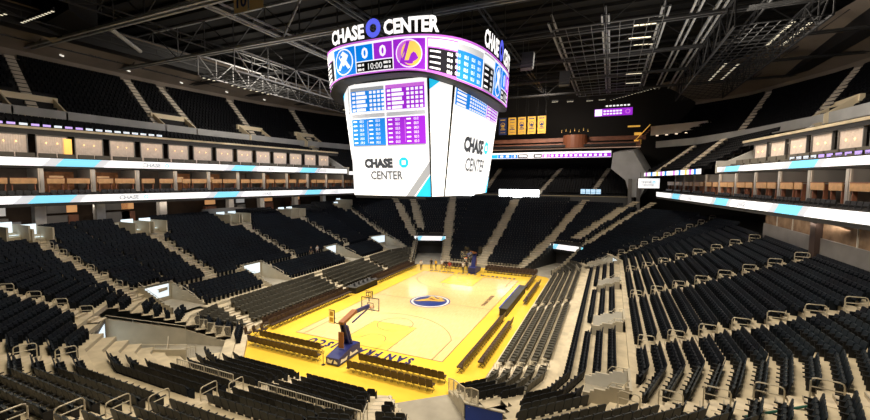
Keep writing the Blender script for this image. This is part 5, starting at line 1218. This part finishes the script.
for s0, l in ((S_FRONT+.35, 'near end'), (0.6, 'right side'), (S_FRONT+.35+PER/2, 'far end'), (PER/2+.6, 'left side')):
    fn = ring_fn(s0); mb = MB(); k = 3.0
    w = mb.mtext(fn, 'CHASE', -5.5, 1.14, .42, 0, -.02, su=2.9, wid=.82, bold=.04)
    mb.mdisc(fn, (-.25, 1.38), .78, .29, 1, 0, 20, inner=.45); mb.mtext(fn, 'CENTER', .8, 1.14, .42, 0, -.02, su=2.9, wid=.78, bold=.04)
    mb.build('lettering', [M_letter, M_bluelogo], sb)['label'] = 'glowing white arena name letters on the %s of the ring' % l
mb = MB()
for x in (-3.5, 3.5):
    for y in (-6, 6): mb.tube([(x, y, 14), (x, y, 24.5)], .05, 4); mb.box((x, y, 15.2), (1.6, 1.6, 1.4))
for y in (-6, 6): mb.bar((-3.5, y, 15.5), (3.5, y, 15.5), .3)
for x in (-3.5, 3.5): mb.bar((x, -6, 15.5), (x, 6, 15.5), .3)
mb.build('hoist_frame', M_trussd, sb)

# ------------------------------------------------------------------ roof
mb = MB(); mb.quad((-66, -60, 39), (66, -60, 39), (66, 74, 39), (-66, 74, 39)); 
struct(mb.build('ceiling', M_deck), 'dark roof deck above the arena')
mb = MB()
for k in range(40):
    y = -45+3*k; mb.obox((-62, y, 38.5), (124, 0, 0), (0, .25, 0), (0, 0, .45))
struct(mb.build('trim_roof_joists', M_deck), 'thin roof joists under the deck')
def wallquad(a, b, z0, z1, name, m, lab):
    mb = MB(); mb.quad((*a, z0), (*b, z0), (*b, z1), (*a, z1)); struct(mb.build(name, m), lab)
wallquad((-62, -60), (-62, 74), 0, 39, 'wall_left', M_dkgrey, 'dark outer wall on the left'); wallquad((62, -60), (62, 74), 0, 39, 'wall_right', M_dkgrey, 'dark outer wall on the right')
wallquad((-66, 70), (66, 70), 0, 39, 'wall_far', mat('far_wall_paint', (.018, .016, .015), .8), 'black far end wall'); wallquad((-66, -58), (66, -58), 0, 39, 'wall_near', M_dkgrey, 'dark near end wall behind the camera')
for sg in (-1, 1):
    nm = SIDE[sg][0]; mb = MB(); P0, P1 = offs(UP[sg], 12.2, sg), offs(UP[sg], .5, sg)
    for k in range(len(P0)-1): mb.quad((*P0[k], 32.6), (*P0[k+1], 32.6), (*P1[k+1], 35.5), (*P1[k], 35.5)); mb.quad((*P0[k], 31.0), (*P0[k+1], 31.0), (*P0[k+1], 32.6), (*P0[k], 32.6))
    struct(mb.build('ceiling_soffit_%s' % nm, M_soffit), 'brown grey sloping soffit above the %s upper deck' % nm)
    for k in range(7):
        mb = MB(); mb.box((0, 0, 0), (.5, .25, .15)); mb.box((0, 0, -.09), (.4, .2, .04)); y = -28+9*k; x, _ = on_path_x(sg, y, 10.5); o = mb.build('soffit_light', mat('dim_lens', (1, .95, .85), .5, emit=.6)); o.location = (x, y, 32.85); o.rotation_euler = (0, sg*R(-14), R(90)); tag(o, 'tiny ceiling light, %s from the near end of the %s soffit' % (nth(k+1), nm), 'light', 'soffit lights on the %s' % nm)
    mb = MB(); mb.box((sg*47.5, 5, 34.4), (2.2, 100, 2.8)); struct(mb.build('beam_%s' % nm, M_black), 'black roof girder above the %s upper deck' % nm)
def truss(p, q, z0, z1, seg, w, name, lab, m, grp='roof trusses', chord2=True):
    p, q = Vector((*p, 0)), Vector((*q, 0)); root_o = p+Vector((0, 0, z0)); L = (q-p).length; n = max(2, int(L/seg)); d = (q-p)/n; H = Vector((0, 0, z1-z0)); side = Vector((-d.y, d.x, 0)).normalized()*.35
    mb = MB(); wb = MB()
    for s in ((-1, 1) if chord2 else (0,)): mb.bar(side*s, q-p+side*s, w)
    mb.bar(H, q-p+H, w)
    for k in range(n+1):
        a = d*k; mb.bar(a, a+H, w*.4, mi=1)
        if chord2: mb.bar(a-side, a+side, w*.4, mi=1)
        if k < n: mb.bar(*((a, a+d+H) if k % 2 else (a+H, a+d)), w*.4, mi=1)
    o = mb.build(name, [m, M_trussd]); o.location = root_o; tag(o, lab, 'truss', grp); return o
for k, y in enumerate((-13.5, -1.7, 10.2, 22, 34, 46)):
    truss((-60, y), (60, y), 33.0, 37.8, 5.9, .3 if k < 2 else .26, 'roof_truss', 'long steel roof truss spanning the hall, %s from the camera' % nth(k+1), M_truss if k < 2 else M_trussd)
for k, (x, y0, y1, m) in enumerate(((-54, -40, 60, 0), (-44, -40, 60, 0), (-34, -40, 60, 0), (-21.1, -40, 52, 1), (-7.8, -40, 52, 1), (5.6, -6, 52, 0), (12.4, 7, 50, 1), (18.3, 7, 50, 1), (24.3, 7, 50, 1), (27.3, 5, 50, 1), (29.6, 5, 50, 1), (34, -10, 50, 0), (39, -10, 55, 0))):
    truss((x, y0), (x, y1), 33.3, 34.2, 3.0, .2 if m else .16, 'ceiling_beam', 'slim lattice ceiling beam running toward the far end, %s from left' % nth(k+1), M_truss if m else M_trussd, 'lengthwise ceiling beams', chord2=bool(m))
mb = MB(); mb.bar((0, 0, 0), (3.4, 0, 4.8), .22); o = mb.build('truss_brace', M_truss); o.location = (-21.0, -1.7, 33.1); tag(o, 'single pale diagonal brace rising from the second roof truss', 'brace')
def grid(x0, x1, y0, y1, z, lab):
    mb = MB(); nx = int((x1-x0)/1.2); ny = int((y1-y0)/2.4)
    for k in range(nx+1): x = (x1-x0)*k/nx; mb.bar((x, 0, 0), (x, y1-y0, 0), .05)
    for k in range(ny+1): y = (y1-y0)*k/ny; mb.bar((0, y, .05), (x1-x0, y, .05), .11)
    o = mb.build('tension_grid', mat('grid_steel', (.16, .165, .165), .5, metal=.2)); o.location = (x0, y0, z-.38); tag(o, lab, 'ceiling grid')
grid(12.5, 18.2, 8, 49, 33.1, 'open steel ceiling grid panel right of the scoreboard, left half'); grid(18.4, 24.2, 8, 49, 33.1, 'open steel ceiling grid panel right of the scoreboard, right half'); grid(-24, -12.5, 12, 49, 33.1, 'open steel ceiling grid panel left of the scoreboard')
for sg in (-1, 1):
    nm = SIDE[sg][0]; x0, x1 = (-37.2, -29.6) if sg < 0 else (30.2, 37.6); root = empty('catwalk', ((x0+x1)/2, 15, 30)); cx = (x0+x1)/2; y0, y1 = (-2, 34) if sg < 0 else (6, 46)
    for x in (x0, x1):
        mb = MB(); H = 3.0; n = int((y1-y0)/2.9); d = (y1-y0)/n
        for z in (0, H): mb.bar((x-cx, y0-15, z), (x-cx, y1-15, z), .2)
        for k in range(n+1):
            y = y0+d*k-15; mb.bar((x-cx, y, 0), (x-cx, y, H), .12)
            if k < n: mb.bar(*(((x-cx, y, 0), (x-cx, y+d, H)) if k % 2 else ((x-cx, y, H), (x-cx, y+d, 0))), .12)
        mb.build('side_truss', mat('catwalk_steel', (.3, .3, .31), .5, metal=.2) if sg < 0 else M_black, root)
    mb = MB()
    for k in range(int((y1-y0)/1.4)+1): mb.bar((x0-cx, y0-15+1.4*k, 0), (x1-cx, y0-15+1.4*k, 0), .09)
    for k in range(9): mb.bar((x0-cx+(x1-x0)*k/8, y0-15, .05), (x0-cx+(x1-x0)*k/8, y1-15, .05), .06)
    mb.build('grating', M_trussd if sg < 0 else M_black, root); tag(root, 'lattice sided lighting catwalk hanging on the %s' % nm, 'catwalk')
def batten(p, q, n, lab, big=.35, strength=None):
    p, q = Vector(p), Vector(q); root = empty('light_batten', p); mb = MB(); mb.bar((0, 0, .26), q-p+Vector((0, 0, .26)), .2); mb.bar((0, 0, .3), (0, 0, .55), .05); mb.build('bar', M_trussd, root)
    for k in range(n):
        c = (q-p)*((k+.5)/n); mb = MB(); mb.box(c+Vector((0, 0, .05)), (big*1.1, big*1.1, .2)); mb.mrect(lambda u, v, d: c+Vector((u, v, -.06)), -big/2, -big*.4, big/2, big*.4, 1)
        mb.build('lamp', [M_black, M_glow], root)
    tag(root, lab, 'light fixture', 'light battens in the roof')
batten((37.6, 15, 32.6), (37.6, 24, 32.6), 16, 'row of small bright lamps high on the right, nearer inner row'); batten((39.4, 16, 32.6), (39.4, 24.5, 32.6), 16, 'row of small bright lamps high on the right, nearer outer row')
batten((34.8, 31, 32.6), (34.8, 42.5, 32.6), 18, 'row of small bright lamps high on the right, farther inner row'); batten((36.6, 32, 32.6), (36.6, 42.5, 32.6), 16, 'row of small bright lamps high on the right, farther outer row')
batten((-47, -18, 33.3), (-38, -18.3, 33.3), 12, 'row of warm lamps high at the upper left, behind the speaker box'); batten((-50, -20.5, 33.3), (-44, -20, 33.3), 8, 'short row of warm lamps at the upper left edge')
batten((-37.0, 3, 29.7), (-36.4, 11, 29.7), 7, 'cluster of warm lamps under the left catwalk, near part', .4); batten((-36.6, -2, 29.7), (-36.6, 0.5, 29.7), 3, 'pair of warm lamps at the near end of the left catwalk', .4); batten((-33.5, 28, 29.7), (-33.5, 31, 29.7), 3, 'bright lamps at the far end of the left catwalk', .6)
for k, (x, y) in enumerate(((7.2, 52), (10.4, 53), (14.5, 53.6), (17.0, 53.4))): batten((x-.7, y, 32.6), (x+.7, y, 32.6), 3, 'short bright ceiling lamp bar at the far end, %s from left' % nth(k+1), .4)
for k, (x, y, n) in enumerate(((22.5, 10, 2), (22.2, 14.5, 4), (22.8, 17.5, 2), (22.4, 33, 3), (22.6, 40, 3))): batten((x-1.2, y, 32.8), (x+1.2, y+.3, 32.8), n+2, 'bright lamp bar under the right ceiling grid, %s from the camera' % nth(k+1), .5)
batten((18.6, 49.5, 31.6), (27.5, 47.5, 33.2), 16, 'slanted row of pale lamps at the far end of the ceiling grid', .25)
batten((-29.5, -17, 35), (-24.0, -15, 35), 8, 'long pale lamp bar above the nearest roof truss', .25)
# black speaker box, duct, number banners, speaker array
root = empty('speaker_cluster', (-44, -14.6, 33)); mb = MB(); mb.add([(-5, -1.2, .6), (-5.8, 1.2, 0), (4.5, 1.2, 0), (7.0, -2.8, .6), (-5, -1.2, 5.8), (-5.8, 1.2, 5.8), (4.5, 1.2, 5.8), (7, -2.8, 5.8)], [(0, 1, 2, 3), (4, 7, 6, 5), (0, 4, 5, 1), (1, 5, 6, 2), (2, 6, 7, 3), (3, 7, 4, 0)]); mb.build('drape', M_black, root)
mb = MB(); mb.add([(-5.2, -.9, .3), (-5.75, 1.0, -.25), (-3.4, 1.0, -.2), (-3.6, -.6, .3)], [(0, 1, 2, 3)]); mb.build('pale_corner_flap', M_conc, root); tag(root, 'large black draped box hanging at the upper left', 'speaker cluster')
mb = MB(); P = Vector((0, 0, 0)); Q = Vector((-6.6, 7.1, .2)); n = 18
mb.tube([P+(Q-P)*k/n for k in range(n+1)], [.26+.03*(k % 2) for k in range(n+1)], 10); o = mb.build('duct', mat('pale_duct', (.4, .4, .38), .5)); o.location = (-37.2, -13.2, 32.9); tag(o, 'short pale corrugated duct hanging by the first truss', 'duct')
for k, x in enumerate((-17.6, -15.3)):
    root = empty('number_banner', (x, -11.0, 32.55)); mb = MB(); mb.quad((-1, 0, 0), (1, 0, 0), (1, 0, 3.6), (-1, 0, 3.6)); mb.build('cloth', mat('gold_banner', (.75, .56, .26), .7), root); fn = lambda u, v, d: (u, -.03, v); mb = MB(); mb.mtext(fn, '10', 0, .55, 1.3, 0, 0, align=.5, bold=.03) if k == 0 else mb.mrect(fn, -.7, 1.4, .7, 1.6, 0, 0); mb.build('number', M_navy, root); tag(root, ('gold hanging banner with navy number 10 at the top edge', 'gold hanging banner right of the number 10 banner')[k], 'banner')
for k, (x, y, z) in enumerate(((9.3, 9.5, 30.6), (12.5, 22, 31))):
    root = empty('speaker_array', (x, y, z))
    for q in range(6):
        a = R(8*q-6); mb = MB(); mb.obox((-.75, -.4-.1*q, -.42*q), (1.5, 0, 0), (0, .8*math.cos(a), .8*math.sin(a)), (0, -.38*math.sin(a), .38*math.cos(a))); mb.build('speaker_cabinet', mat('speaker_grey', (.09, .095, .1), .5), root)
    mb = MB(); mb.bar((0, 0, .3), (0, 0, 2.6), .06); mb.bar((-.7, 0, .4), (.7, 0, .4), .1); mb.build('hanging_bracket', M_trussd, root); tag(root, 'curved hanging loudspeaker array right of the scoreboard, %s from the camera' % nth(k+1), 'speaker')

# ------------------------------------------------------------------ light
def area(loc, tgt, size, power, col=(1, .9, .74), spread=180, name='sport_light'):
    l = bpy.data.lights.new(name, 'AREA'); l.shape = 'SQUARE'; l.size = size; l.energy = power; l.color = col; l.spread = R(spread)
    o = bpy.data.objects.new(name, l); COL.objects.link(o); o.location = loc; o.rotation_euler = (Vector(tgt)-Vector(loc)).to_track_quat('-Z', 'Y').to_euler(); return o
for x in (-13, 13):
    for y in (-14, 12): area((x, y, 32.0), (x*.3, y*.5, 0), 5, 2250, spread=75)
for x in (-20, 22):
    for y in (-24, 6, 34): area((x, y, 31.5), (x*1.25, y*1.0, 5), 7, {(-20): 1850, 22: 3500}[x]*(1.25 if y < 0 else 1 if y < 20 else .5), (1, .87, .68) if x > 0 or y < 0 else (.95, .92, .9), 150)
area((3, -34, 31), (0, -30, 2), 7, 2600, (1, .85, .62), 120)
for sg in (-1, 1):
    area((sg*32, 8, 32.5), (sg*58, 8, 26), 8, 1500, (1, .9, .75), 150, 'upper_deck_light')
    area((sg*27, 12, 24), (sg*34, 12, 40), 22, 1900, (1, .93, .85), 170, 'added_roof_fill')  # added uplight brightening soffit and roof steel, stands for no fixture
    nm, F = SIDE[sg]
    for t, z, tt, tz, pw in ((.5, LV[sg]['c1']+.1, 2.8, LV[sg]['c1']-1.2, 330), (.9, 15.5, 3.2, 14.2, 520), (2.5 if sg < 0 else .9, 11.3, 6 if sg < 0 else 2.2, 9.0, 420)):  # added strips that brighten curtains, counters and the under-balcony pillars
        l = area(F.P(0, t, z), F.P(0, tt, tz), 1, pw, (1, .86, .7), 170, 'added_suite_fill'); l.data.shape = 'RECTANGLE'
        l.rotation_euler = (F.P(0, tt, tz)-F.P(0, t, z)).to_track_quat('-Z', 'X').to_euler(); l.data.size = .4; l.data.size_y = .4
        d = (F.P(0, tt, tz)-F.P(0, t, z)).normalized(); X = F.T.normalized(); Y = d.cross(X)*-1; Zz = -d; Yv = Zz.cross(X)
        c = F.P(-4, t, z); l.matrix_world = Matrix(((X.x, Yv.x, Zz.x, c.x), (X.y, Yv.y, Zz.y, c.y), (X.z, Yv.z, Zz.z, c.z), (0, 0, 0, 1))); l.data.size = 58; l.data.size_y = .3
area((6, 38, 31), (4, 54, 24), 5, 1500, (1, .85, .7), 110, 'added_far_end_fill')  # added fill to brighten the bridge bar and banners
w = bpy.data.worlds.new('world'); SC.world = w; w.use_nodes = True; w.node_tree.nodes['Background'].inputs[0].default_value = (.9, .92, 1, 1); w.node_tree.nodes['Background'].inputs[1].default_value = .02
SC.view_settings.view_transform = 'Standard'; SC.view_settings.look = 'None'; SC.view_settings.exposure = 0
SC.cycles.max_bounces = 5; SC.cycles.diffuse_bounces = 3; SC.cycles.glossy_bounces = 2; SC.cycles.transparent_max_bounces = 6
SC.cycles.sample_clamp_indirect = 4
